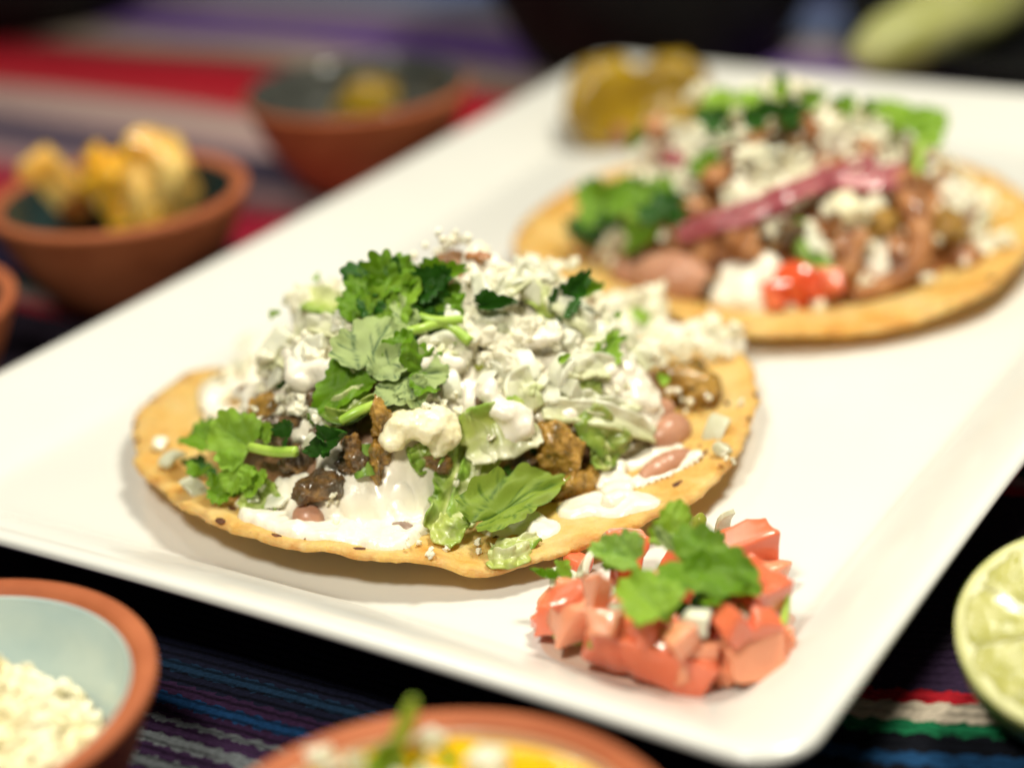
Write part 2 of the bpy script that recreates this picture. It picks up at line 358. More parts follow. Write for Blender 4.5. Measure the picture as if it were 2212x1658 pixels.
def tube(name, pts, radii, mat, parent, n=8, flat=1.0):
    """smooth tapered tube through pts"""
    P = [Vector(p) for p in pts]; Q = []; rr_ = []
    m = 6
    for i in range(len(P) - 1):
        p0 = P[max(i - 1, 0)]; p1 = P[i]; p2 = P[i + 1]; p3 = P[min(i + 2, len(P) - 1)]
        for k in range(m if i < len(P) - 2 else m + 1):
            t = k / m
            Q.append(.5 * ((2 * p1) + (p2 - p0) * t + (2 * p0 - 5 * p1 + 4 * p2 - p3) * t * t + (3 * p1 - p0 - 3 * p2 + p3) * t ** 3))
            rr_.append(radii[i] * (1 - t) + radii[i + 1] * t)
    V = []; F = []
    for i, q in enumerate(Q):
        d = (Q[min(i + 1, len(Q) - 1)] - Q[max(i - 1, 0)]).normalized()
        x = d.cross(Vector((.1, .2, 1))).normalized(); y = x.cross(d)
        for k in range(n):
            a = 2 * math.pi * k / n; V.append(q + x * math.cos(a) * rr_[i] + y * math.sin(a) * rr_[i] * flat)
    for i in range(len(Q) - 1):
        for k in range(n): F.append((i * n + k, i * n + (k + 1) % n, (i + 1) * n + (k + 1) % n, (i + 1) * n + k))
    F.append(tuple(range(n))[::-1]); F.append(tuple((len(Q) - 1) * n + k for k in range(n)))
    return mesh(name, V, F, M[mat], parent)
def spline(P, m=8):
    P = [Vector(p) for p in P]; Q = []
    for i in range(len(P) - 1):
        p0 = P[max(i - 1, 0)]; p1 = P[i]; p2 = P[i + 1]; p3 = P[min(i + 2, len(P) - 1)]
        for k in range(m if i < len(P) - 2 else m + 1):
            t = k / m; Q.append(.5 * ((2 * p1) + (p2 - p0) * t + (2 * p0 - 5 * p1 + 4 * p2 - p3) * t * t + (3 * p1 - p0 - 3 * p2 + p3) * t ** 3))
    return Q
def ribbon(name, pts, width, up, mat, parent, thick=.0005, ruffle=.0008, g=(0., 1.), cup=.25, seed=0, nw=15, taper=.25, gdir='w'):
    """leafy strip through pts with real thickness; 'grad' runs across (w) or along (l)"""
    Q = spline(pts, 12); n = len(Q); V = []; att = []; vn = []
    for i, q in enumerate(Q):
        d = (Q[min(i + 1, n - 1)] - Q[max(i - 1, 0)]).normalized(); x = d.cross(Vector(up)).normalized(); z = x.cross(d)
        f = i / (n - 1); e = min(f, 1 - f) * 2
        wd = width * ((1 - taper) + taper * min(1, e * 2.5)) * (1 + .18 * noise.noise(Vector((f * 5, seed, 2.2))) + .10 * noise.noise(Vector((f * 22, seed, 5.2))))
        for k in range(nw):
            s = (k / (nw - 1) - .5) * 2
            zz = cup * wd * .5 * s * s + ruffle * noise.noise(Vector((f * 6 + seed, s * 1.2, seed * 2.))) * (.4 + abs(s)) * 1.6
            u_ = (f * 4 + abs(s) * .7 + .15 * noise.noise(Vector((f * 7, s * 2, seed)))) % 1.0
            vn.append(max(math.exp(-(s / .09) ** 2), .7 * math.exp(-((u_ - .5) / .09) ** 2)))
            sh = .12 * width * noise.noise(Vector((f * 9, s * 3, seed + 7.)))
            V.append(q + x * (s * wd * .5) + z * zz + d * sh); att.append(g[0] + (g[1] - g[0]) * ((s + 1) / 2 if gdir == 'w' else f))
    F = [(i * nw + k, i * nw + k + 1, (i + 1) * nw + k + 1, (i + 1) * nw + k) for i in range(n - 1) for k in range(nw - 1)]
    o = mesh(name, V, F, M[mat], parent)
    a = o.data.attributes.new('grad', 'FLOAT', 'POINT'); a.data.foreach_set('value', att)
    a = o.data.attributes.new('vein', 'FLOAT', 'POINT'); a.data.foreach_set('value', vn)
    s = o.modifiers.new('thickness', 'SOLIDIFY'); s.thickness = thick; s.offset = 0
    b = o.modifiers.new('soft', 'SUBSURF'); b.levels = 1; b.render_levels = 1
    return o
def lathe(name, prof, mat, parent=None, n=72, loc=(0, 0, 0), wob=0.0):
    V = []; F = []
    for (r, z) in prof:
        for i in range(n):
            a = 2 * math.pi * i / n; k = 1 + wob * noise.noise(Vector((math.cos(a) * 1.3, math.sin(a) * 1.3, z * 30)))
            V.append((loc[0] + r * k * math.cos(a), loc[1] + r * k * math.sin(a), loc[2] + z))
    m = len(prof)
    for j in range(m - 1):
        for i in range(n): F.append((j * n + i, j * n + (i + 1) % n, (j + 1) * n + (i + 1) % n, (j + 1) * n + i))
    if prof[0][0] < 1e-3 or True: F.append(tuple(range(n))[::-1])
    F.append(tuple((m - 1) * n + i for i in range(n)))
    return mesh(name, V, F, mat, parent)
def curve_prof(pts, m=5):
    return [(max(1e-4, q.x), q.y) for q in spline([Vector((a, b, 0)) for a, b in pts], m)]
# pieces cut from vegetables: rounded dice and shells, a few prototypes each
def dice_mesh(name, seed, sx, sy, sz, jag=.18, arc=0.0, sub=2, nz=.10, nf=2.5, bev=.17):
    rng = random.Random(seed); bm = bmesh.new(); bmesh.ops.create_cube(bm, size=1.0)
    for v in bm.verts: v.co += Vector((rng.uniform(-1, 1), rng.uniform(-1, 1), rng.uniform(-1, 1))) * jag
    bmesh.ops.bevel(bm, geom=list(bm.edges), offset=bev, segments=3, affect='EDGES', profile=.5)
    bmesh.ops.subdivide_edges(bm, edges=list(bm.edges), cuts=sub, use_grid_fill=True)
    for v in bm.verts:
        v.co = Vector((v.co.x * sx, v.co.y * sy, v.co.z * sz))
        if arc:
            th = v.co.x * arc / sx; R = sx / arc; v.co = Vector((math.sin(th) * (R + v.co.z), v.co.y, math.cos(th) * (R + v.co.z) - R))
        v.co += v.co.normalized() * noise.noise(v.co * (nf / max(sx, sy, sz)) + Vector((seed, 0, 0))) * nz * min(sx, sy, sz) * 2
    me = bpy.data.meshes.new(name); bm.to_mesh(me); bm.free()
    me.polygons.foreach_set('use_smooth', [True] * len(me.polygons)); return me
DICE = [dice_mesh('dice', s, 1, .8, .7, .16) for s in range(4)]
TOMA = [dice_mesh('tomato', 80 + s, 1, .9, .8, .24, sub=2, nz=.09, nf=3.2, bev=.085) for s in range(5)]
SHELL = [dice_mesh('shell', 20 + s, 1.2, .9, .28, .16, arc=.9 + .2 * s, sub=3) for s in range(4)]
_pc = {}
def piece(name, lib, k, mat, parent, pos, size, rng=None, rot=None):
    key = (id(lib), k, mat)
    if key not in _pc:
        me = lib[k].copy(); me.materials.append(M[mat]); _pc[key] = me
    R = rot if rot is not None else rand_rot(rng)
    s = size if hasattr(size, '__len__') else (size,) * 3
    return link(name, _pc[key], None, parent, Matrix.Translation(pos) @ R @ Matrix.Diagonal((*s, 1)))
# cheese crumbs: granular lumps, unit size about 1
def crumb_mesh(seed):
    rng = random.Random(seed); bm = bmesh.new()
    ax = Vector((rng.uniform(.8, 1.1), rng.uniform(.55, .9), rng.uniform(.45, .8)))
    for i in range(rng.choice((3, 5, 7))):
        d = Vector((rng.gauss(0, 1), rng.gauss(0, 1), rng.gauss(0, 1))).normalized() * rng.random() ** .5 * .30
        q = rng.uniform(.14, .34); vs = []
        for k in range(11):
            e = Vector((rng.gauss(0, 1), rng.gauss(0, 1), rng.gauss(0, 1))).normalized() * q * rng.uniform(.7, 1.1)
            vs.append(bm.verts.new((d.x * ax.x + e.x, d.y * ax.y + e.y, d.z * ax.z + e.z * .8)))
        bmesh.ops.convex_hull(bm, input=vs)
    bmesh.ops.delete(bm, geom=[v for v in bm.verts if not v.link_faces], context='VERTS')
    me = bpy.data.meshes.new('t'); bm.to_mesh(me); bm.free()
    o = bpy.data.objects.new('t', me); COL.objects.link(o)
    r = o.modifiers.new('r', 'REMESH'); r.mode = 'VOXEL'; r.voxel_size = .034
    m = o.modifiers.new('s', 'SMOOTH'); m.iterations = 1; m.factor = .5
    dg = bpy.context.evaluated_depsgraph_get(); dg.update(); out = bpy.data.meshes.new_from_object(o.evaluated_get(dg))
    bpy.data.objects.remove(o); bpy.data.meshes.remove(me)
    off = Vector((seed * 2.3, seed, 0)); no = [v.normal.copy() for v in out.vertices]
    for v, n_ in zip(out.vertices, no): v.co += n_ * (.05 * noise.fractal(v.co * 9 + off, .7, 2.1, 3))
    out.polygons.foreach_set('use_smooth', [True] * len(out.polygons)); out.name = 'crumb'; return out
CRUMB = [crumb_mesh(s) for s in range(9)]
# ================================================================= the setting: cloth on the table
def build_cloth():
    xs = np.linspace(-.75, .85, 130); ys = np.linspace(-.15, 1.6, 150); V = []; F = []; UV = []
    def sm(a, b, v): t = min(1, max(0, (v - a) / (b - a))); return t * t * (3 - 2 * t)
    for y in ys:
        for x in xs:
            wr = noise.noise(Vector((x * 5, y * 5, .3))) * .0035 + .002 * noise.noise(Vector((x * 14, y * 14, 1.3)))
            V.append((x, y, wr - .0035))
            s = y + .7 * x - .42 * (x - .062) * sm(.02, .06, x) * (1 - sm(.31, .40, y)) + .010 * noise.noise(Vector((x * 4, y * 4, 5)))
            UV.append((s, y * .0 + x - .7 * y))
    nx = len(xs)
    for j in range(len(ys) - 1):
        for i in range(nx - 1): a = j * nx + i; F.append((a, a + 1, a + 1 + nx, a + nx))
    o = mesh('tablecloth', V, F, M['cloth'])
    uv = o.data.uv_layers.new(name='weave')
    idx = np.empty(len(o.data.loops), dtype=int); o.data.loops.foreach_get('vertex_index', idx)
    uv.data.foreach_set('uv', np.array(UV)[idx].ravel())
    tag(o, 'striped woven cloth covering the table under the plate', 'tablecloth', kind='structure')
build_cloth()

# ================================================================= plate
PL = Vector((-.1584, .3653, 0)); PN = Vector((.0370, .2340, 0)); PF = Vector((.0385, .6555, 0))
PU = (PN - PL).normalized(); PV = (PF - PL).normalized(); HX, HY = .1146, .1719
PC = (PN + PF) / 2 + PU * .0029 - PV * .0036
WELL = .0095
def build_plate():
    def ring(inset, z, cr, bow=0.0):
        a, b = HX - inset, HY - inset; c = max(.004, cr); pts = []; K = 9; S = 12
        for (sx, sy, a0) in ((1, 1, 0), (-1, 1, 90), (-1, -1, 180), (1, -1, 270)):
            for k in range(K + 1):
                t = rad(a0 + 90 * k / K); pts.append((sx * (a - c) + c * math.cos(t), sy * (b - c) + c * math.sin(t)))
            # straight side to the next corner, a little drawn in
            t = rad(a0 + 90); p = pts[-1]
            n = {0: (-1, 1), 90: (-1, -1), 180: (1, -1), 270: (1, 1)}[a0]
            q = (n[0] * (a - c) + c * math.cos(t), n[1] * (b - c) + c * math.sin(t))
            for k in range(1, S):
                f = k / S; e = 4 * f * (1 - f) * bow
                pts.append((p[0] + (q[0] - p[0]) * f - math.cos(t) * e, p[1] + (q[1] - p[1]) * f - math.sin(t) * e))
        return [PC + PU * x + PV * y + Vector((0, 0, z)) for x, y in pts]
    prof = [(.060, .0052, .01), (.040, .0052, .012), (.030, .0028, .014), (.027, .0028, .016), (.025, .0052, .018), (.014, .0112, .013), (.006, .0155, .013), (.0018, .0177, .0105), (.0003, .0188, .011), (0, .0198, .011), (.0004, .0207, .0108),
            (.0014, .0212, .0105), (.0030, .0211, .0102), (.0060, .0200, .010), (.012, .0172, .0098), (.018, .0136, .0095), (.0205, .0122, .0095), (.0222, .0108, .010), (.0238, .0099, .010), (.027, WELL, .010), (.05, WELL, .010), (.08, WELL, .008)]
    V = []; F = []; n = 0; R_ = [ring(i, z, c, .0022) for i, z, c in prof]; m = len(R_[0])
    for r in R_: V += r
    for j in range(len(R_) - 1):
        for i in range(m): F.append((j * m + i, j * m + (i + 1) % m, (j + 1) * m + (i + 1) % m, (j + 1) * m + i))
    F.append(tuple(range(m))[::-1]); F.append(tuple((len(R_) - 1) * m + i for i in range(m)))
    o = mesh('serving_plate', V, F, M['porcelain'])
    b = o.modifiers.new('soft', 'SUBSURF'); b.levels = 1; b.render_levels = 2
    tag(o, 'glossy white rectangular plate with a raised rim, carrying both tostadas', 'plate')
build_plate()

# ================================================================= tostadas
def interp_ring(pts, per=2 * math.pi):
    pts = sorted(pts); A = [p[0] for p in pts]
    def f(a):
        a = (a + math.pi) % per - math.pi
        for i in range(len(pts)):
            a0, v0 = pts[i - 1]; a1, v1 = pts[i]
            if i == 0: a0 -= per
            if a0 <= a <= a1: t = (a - a0) / (a1 - a0); t = t * t * (3 - 2 * t); return v0 + (v1 - v0) * t
        a0, v0 = pts[-1]; a1, v1 = pts[0][0] + per, pts[0][1]
        t = (a - a0) / (a1 - a0); t = t * t * (3 - 2 * t); return v0 + (v1 - v0) * t
    return f
def hull_chunk(name, c, size, st, voxel, amp, fr, seed, parts=4):
    rng = random.Random(seed); bm = bmesh.new()
    for i in range(parts):
        d = Vector((rng.gauss(0, 1), rng.gauss(0, 1), rng.gauss(0, 1))).normalized() * size * (.45 if i else 0)
        q = size * rng.uniform(.45, .7) if i else size * .85; vs = []
        for k in range(12):
            e = Vector((rng.gauss(0, 1), rng.gauss(0, 1), rng.gauss(0, 1))).normalized() * q * rng.uniform(.8, 1.05)
            vs.append(bm.verts.new((c.x + (d.x + e.x) * st[0], c.y + (d.y + e.y) * st[1], c.z + (d.z + e.z) * st[2])))
        bmesh.ops.convex_hull(bm, input=vs)
    bmesh.ops.delete(bm, geom=[v for v in bm.verts if not v.link_faces], context='VERTS')
    me = bpy.data.meshes.new('t'); bm.to_mesh(me); bm.free()
    o = bpy.data.objects.new('t', me); COL.objects.link(o)
    r = o.modifiers.new('r', 'REMESH'); r.mode = 'VOXEL'; r.voxel_size = voxel
    m = o.modifiers.new('s', 'SMOOTH'); m.iterations = 3; m.factor = .5
    dg = bpy.context.evaluated_depsgraph_get(); dg.update(); out = bpy.data.meshes.new_from_object(o.evaluated_get(dg)); out.name = name
    bpy.data.objects.remove(o); bpy.data.meshes.remove(me)
    off = Vector((seed * 2.3, seed, 0)); no = [v.normal.copy() for v in out.vertices]
    for v, n_ in zip(out.vertices, no): v.co += n_ * (amp * .8 * noise.fractal(v.co * fr * 1.6 + off, .6, 2.2, 4) + amp * 1.1 * noise.noise(v.co * fr * .3 + off))
    out.polygons.foreach_set('use_smooth', [True] * len(out.polygons)); return out
class Tostada:
    def __init__(s, c, rim, mound, H, ctrz, seed):
        """c centre; rim: (angle, radius, z) list; mound: (angle, radius) list; H height of the heap"""
        s.c = Vector(c); s.R = interp_ring([(a, r) for a, r, z in rim]); s.Z = interp_ring([(a, z) for a, r, z in rim])
        s.MR = interp_ring(mound); s.H = H; s.cz = ctrz; s.seed = seed
    def tz(s, x, y):
        dx, dy = x - s.c.x, y - s.c.y; a = math.atan2(dy, dx); f = min(1.2, math.hypot(dx, dy) / s.R(a))
        z = s.cz + (s.Z(a) - s.cz) * f ** 2.2
        return z + .0006 * noise.noise(Vector((x * 70, y * 70, s.seed)))
    def top(s, x, y):
        dx, dy = x - s.c.x, y - s.c.y; rho = math.hypot(dx, dy); a = math.atan2(dy, dx)
        if rho > s.R(a): return WELL
        q = rho / s.MR(a); z = s.tz(x, y) + .0011
        if q < 1:
            h = s.H * (1 - q ** 1.9) ** .9
            h *= 1 + .22 * noise.noise(Vector((x * 55, y * 55, s.seed + 4.))) * min(1, (1 - q) * 4)
            z += h
        return z
    def P(s, px, py, lift=0.0):
        return hit(px, py, s.top, lift, lambda p: math.hypot(p.x - s.c.x, p.y - s.c.y) < s.R(math.atan2(p.y - s.c.y, p.x - s.c.x)))
    def N(s, p):
        e = .003; return Vector((s.top(p.x - e, p.y) - s.top(p.x + e, p.y), s.top(p.x, p.y - e) - s.top(p.x, p.y + e), 2 * e)).normalized()
    def tortilla(s, parent, spots=40):
        V = []; F = []; rimv = []; na, nr = 320, 34; T = .0010
        for side in (1, -1):
            for j in range(nr + 1):
                for i in range(na):
                    a = 2 * math.pi * i / na; f = max(.004, (j / nr) ** .8)
                    r = s.R(a) * f + (.0007 * noise.noise(Vector((a * 14, s.seed, 0))) + .0006 * noise.noise(Vector((a * 40, s.seed, 2))) + .0004 * noise.noise(Vector((a * 95, s.seed, 6)))) * f
                    x = s.c.x + r * math.cos(a); y = s.c.y + r * math.sin(a)
                    z = s.tz(x, y) + side * T * (1 + .25 * noise.noise(Vector((x * 160, y * 160, side + s.seed)))) * (1 - .45 * max(0, (f - .985) / .015))
                    z += .00035 * noise.noise(Vector((x * 330, y * 330, side * 2 + s.seed))) + .0009 * max(0, noise.noise(Vector((x * 95, y * 95, 3 + s.seed))) - .15)
                    V.append((x, y, z)); rimv.append(max(0, min(1, (f - .93) / .07)))
        h = (nr + 1) * na
        for j in range(nr):
            for i in range(na):
                a, b = j * na + i, j * na + (i + 1) % na
                F.append((a, b, b + na, a + na) if False else (a, a + na, b + na, b)); F.append((h + a, h + b, h + b + na, h + a + na))
        for i in range(na):
            a, b = nr * na + i, nr * na + (i + 1) % na; F.append((a, h + a, h + b, b))
        F.append(tuple(range(na))); F.append(tuple(h + i for i in range(na))[::-1])
        o = mesh('tortilla', V, F, M['tortilla'], parent)
        a_ = o.data.attributes.new('rim', 'FLOAT', 'POINT'); a_.data.foreach_set('value', rimv)
        # toasted spots: thin raised flakes on the edge
        rng = random.Random(s.seed + 5); VV = []; FF = []
        for k in range(spots):
            a = rng.uniform(-math.pi, math.pi); f = rng.choice([.985, .992, .97, .90, .80]); r = s.R(a) * f
            x = s.c.x + r * math.cos(a); y = s.c.y + r * math.sin(a); z = s.tz(x, y) + .00135
            L = rng.uniform(.0006, .0019); Wd = L * rng.uniform(.3, .6); tx, ty = -math.sin(a), math.cos(a); n0 = len(VV)
            for i in range(9):
                b = 2 * math.pi * i / 9; u, v = math.cos(b) * L * rng.uniform(.7, 1.2), math.sin(b) * Wd * rng.uniform(.7, 1.2)
                VV.append((x + tx * u + math.cos(a) * v, y + ty * u + math.sin(a) * v, z - .0003 + (0 if f > .95 else 0)))
            VV.append((x, y, z + .00005))
            for i in range(9): FF.append((n0 + i, n0 + (i + 1) % 9, n0 + 9))
        mesh('toasted_spots', VV, FF, M['char'], o)['kind'] = 'stuff'
        return o
    def heap(s, parent, name, mat, lower=.0035, amp=.0016, shrink=.96):
        V = []; F = []; na, nr = 150, 50
        for j in range(nr + 1):
            for i in range(na):
                a = 2 * math.pi * i / na; r = s.MR(a) * shrink * max(.01, j / nr)
                x = s.c.x + r * math.cos(a); y = s.c.y + r * math.sin(a)
                z = max(s.tz(x, y) + .0006, s.top(x, y) - lower + amp * noise.fractal(Vector((x * 260, y * 260, s.seed)), .8, 2, 4))
                if j == nr: z = s.tz(x, y) + .0003
                V.append((x, y, z))
        for j in range(nr):
            for i in range(na): a, b = j * na + i, j * na + (i + 1) % na; F.append((a, a + na, b + na, b))
        F.append(tuple(range(na)))
        return mesh(name, V, F, M[mat], parent)
    def stroke(s, pts, r, lift=0.0, jit=.35, rng=random, step=.0011, flat=1.0):
        """spheres along a path of photo points laid on the surface"""
        out = []; W_ = [s.P(x, y, lift) for x, y in pts]
        for i in range(len(W_) - 1):
            L = (W_[i + 1] - W_[i]).length; n = max(1, int(L / step))
            for k in range(n):
                t = k / n; px = pts[i][0] + (pts[i + 1][0] - pts[i][0]) * t; py = pts[i][1] + (pts[i + 1][1] - pts[i][1]) * t
                p = s.P(px, py, lift); q = r * rng.uniform(1 - jit, 1 + jit)
                p += Vector((rng.gauss(0, 1), rng.gauss(0, 1), rng.gauss(0, .4))) * r * .3
                out.append((p, (q, q, q * flat)))
        if len(W_) == 1: out.append((W_[0], (r, r, r * flat)))
        return out
    def cream(s, parent, strokes, voxel=.0006, smooth=9, amp=.0002, mat='cream', name='cream', fr=330):
        rng = random.Random(3); sp = []
        for st in strokes: sp += s.stroke(st[0], st[1], st[2] if len(st) > 2 else 0, st[3] if len(st) > 3 else .35, rng, flat=st[4] if len(st) > 4 else .8)
        me = blob_mesh(name, sp, voxel, smooth, amp, fr, 1)
        for V, F in split_parts([v.co[:] for v in me.vertices], [tuple(p.vertices) for p in me.polygons]): mesh(name, V, F, M[mat], parent)
        bpy.data.meshes.remove(me)
    def under(s, x, y): return max(s.tz(x, y) + .0011, s.top(x, y) - .0030)
    def film(s, parent, strokes, T=.0016, seed=0, mat='cream', name='cream', holes=.45, step=.00055, rise=0.0):
        """a thin runny sheet draped over the heap: strokes of photo points with a radius in metres"""
        D = []
        for pts, r in strokes:
            W_ = [s.P(x, y, -.0015) for x, y in pts]
            for i in range(len(W_)):
                D.append((W_[i].x, W_[i].y, r))
                if i: 
                    n = max(1, int((W_[i] - W_[i - 1]).length / (r * .5)))
                    for k in range(1, n): q = W_[i - 1].lerp(W_[i], k / n); D.append((q.x, q.y, r))
        D = np.array(D); x0, y0 = D[:, 0].min() - .006, D[:, 1].min() - .006
        nx = int((D[:, 0].max() + .006 - x0) / step); ny = int((D[:, 1].max() + .006 - y0) / step)
        m = np.full((ny, nx), -1.0); X = x0 + np.arange(nx) * step; Y = y0 + np.arange(ny) * step
        for (cx, cy, r) in D: m = np.maximum(m, 1 - ((X[None, :] - cx) ** 2 + (Y[:, None] - cy) ** 2) / (r * r))
        V = []; idx = -np.ones((ny, nx), dtype=int)
        for j in range(ny):
            for i in range(nx):
                if m[j, i] < -.8: continue
                x, y = X[i], Y[j]
                q = m[j, i] + holes * (noise.noise(Vector((x * 190, y * 190, seed))) + .6 * noise.noise(Vector((x * 430, y * 430, seed + 3.)))) - .02
                if q < -.35: continue
                t = T * min(1, max(0, q) * 2.2) ** .5 * (1 + .9 * noise.noise(Vector((x * 210, y * 210, seed + 9.))) + .5 * noise.noise(Vector((x * 520, y * 520, seed + 5.)))) + min(0, q) * .005
                idx[j, i] = len(V); V.append((x, y, s.under(x, y) + t + rise))
        F = [(idx[j, i], idx[j, i + 1], idx[j + 1, i + 1], idx[j + 1, i]) for j in range(ny - 1) for i in range(nx - 1) if min(idx[j, i], idx[j, i + 1], idx[j + 1, i + 1], idx[j + 1, i]) >= 0]
        for V, F in split_parts(V, F):
            o = mesh(name, V, F, M[mat], parent)
            k = o.modifiers.new('s', 'SMOOTH'); k.iterations = 2; k.factor = .5
    def chunk(s, parent, name, mat, px, py, size, lift=0.0, seed=0, amp=.0009, fr=620, stretch=(1, 1, 1), voxel=.00048):
        rng = random.Random(seed); c = s.P(px, py, lift)
        return link(name, hull_chunk(name, c, size, stretch, voxel, amp, fr, seed), M[mat], parent)
    def leaf(s, parent, b, t, mat, k, lb=.002, lt=.003, up=None, wid=1.0, name='cilantro_leaf'):
        B = s.P(*b, lb); T_ = s.P(*t, lt)
        dB, dT = (B - CO).length, (T_ - CO).length; ex = math.hypot(b[0] - t[0], b[1] - t[1]) / F_PX * dB   # keep the leaf its own size where the heap falls away
        if dT - dB > ex * .9: T_ = CO + (T_ - CO).normalized() * (dB + ex * .6)
        elif dB - dT > ex * .9: B = CO + (B - CO).normalized() * (dT + ex * .6)
        if up is None: up = (s.N((B + T_) / 2) + VIEW * .8)
        return leaf(parent, B, T_, Vector(up), mat, k, wid, name)

def rim_from_pixels(c, pts, base_r, zbase, k=.48):
    out = []
    for px, py in pts:
        p = at(px, py, .02); d = math.hypot(p.x - c[0], p.y - c[1]) - base_r
        z = zbase - d * k; q = at(px, py, z); out.append((math.atan2(q.y - c[1], q.x - c[0]), math.hypot(q.x - c[0], q.y - c[1]), z))
    return out

# ================================================================= front tostada
FC = (-.0137, .3722)
rimF = rim_from_pixels(FC, [(292, 985), (360, 1070), (460, 1130), (560, 1165), (700, 1190), (880, 1212), (1060, 1240), (1180, 1205), (1300, 1165), (1400, 1120), (1500, 1080), (1580, 1000), (1620, 920), (1635, 850), (1610, 775), (310, 880), (400, 810)], .0667, .0165)
rimF += [(rad(d), .0662, z) for d, z in ((40, .0172), (65, .0165), (90, .0165), (115, .017), (140, .016))]
TF = Tostada(FC, rimF, [(rad(d), r) for d, r in ((-180, .050), (-150, .053), (-125, .0515), (-105, .047), (-85, .038), (-60, .037), (-35, .044), (-10, .050), (20, .051), (60, .050), (95, .050), (130, .049), (160, .049))], .0375, .0125, 1)
A = thing('tostada', (FC[0], FC[1], WELL), 'front tostada in sharp focus heaped with white cheese, lettuce and stewed meat', 'tostada', 'tostadas on the plate')
TF.tortilla(A, 46)
TF.heap(A, 'bean_layer', 'beans')
rg = random.Random(11)
# beans and thin bean smear
def bean(T, par, px, py, px2, py2, r, lift=.001, mat='bean', name='bean'):
    a, b = T.P(px, py, lift), T.P(px2, py2, lift); d = b - a
    sp = [(a + d * t, r * (1 - .35 * (2 * t - 1) ** 2)) for t in (0, .2, .4, .6, .8, 1)]
    return link(name, blob_mesh(name, sp, .0005, 6), M[mat], par)
bean(TF, A, 1425, 945, 1465, 925, .0044, .0005); bean(TF, A, 1395, 1030, 1480, 985, .0030, 0)
bean(TF, A, 655, 1110, 680, 1135, .0032, -.001); bean(TF, A, 850, 1150, 890, 1160, .0030, -.001, 'bean_gray')
bean(TF, A, 1400, 905, 1440, 880, .003, 0)
# meat
for k, (px, py, sz, lf, mt, st) in enumerate([(1215, 985, .0105, .0015, 'meat', (1, .7, 1.1)), (1235, 1050, .0088, .001, 'meat', (1.1, .7, .8)), (1270, 1040, .006, .0, 'meat', (.8, .8, 1)), (1475, 830, .0095, .003, 'meat', (1.1, .9, .9)), (1520, 850, .0060, .002, 'meat', (1, 1, 1)), (825, 935, .0058, .002, 'meat', (.6, .8, 1.5)),
        (820, 1000, .0052, .0015, 'meat', (.6, .8, 1.4)), (690, 1050, .0068, .001, 'meat_dark', (1.2, .8, .6)), (640, 990, .0052, -.001, 'meat_dark', (1, .8, .9)), (730, 940, .0055, -.002, 'meat_dark', (1.1, .8, 1)), (510, 890, .0052, -.001, 'meat', (1, .8, .8)), (545, 850, .004, 0, 'meat_dark', (1, .8, 1)),
        (940, 1000, .0045, -.001, 'meat_dark', (1, .8, .9)), (1050, 870, .0050, -.002, 'meat_dark', (1.3, .8, .7)), (740, 690, .0055, -.001, 'meat_dark', (1.5, .8, .6)), (1060, 785, .0036, .001, 'tomatillo', (1, .8, 1)), (1290, 850, .0040, -.001, 'meat_dark', (1, .8, .9)), (1030, 556, .0034, .001, 'meat_red', (1.2, .8, .6)), (1100, 1000, .006, -.002, 'meat_dark', (1, .8, 1)), (860, 860, .005, -.002, 'meat_dark', (1, .8, 1)), (490, 820, .0045, -.001, 'meat', (1, .8, .9)), (600, 935, .006, .0, 'meat_dark', (1.2, .8, .8)), (570, 880, .005, -.0005, 'meat', (1, .8, .9)), (760, 985, .0055, 0, 'meat_dark', (1, .8, 1.1)), (700, 860, .004, 0, 'meat_dark', (1, .8, 1))]):
    TF.chunk(A, 'tomatillo_piece' if mt == 'tomatillo' else 'meat_chunk', mt, px, py, sz, lf, k, stretch=st, amp=.0006 if mt != 'tomatillo' else .0002)
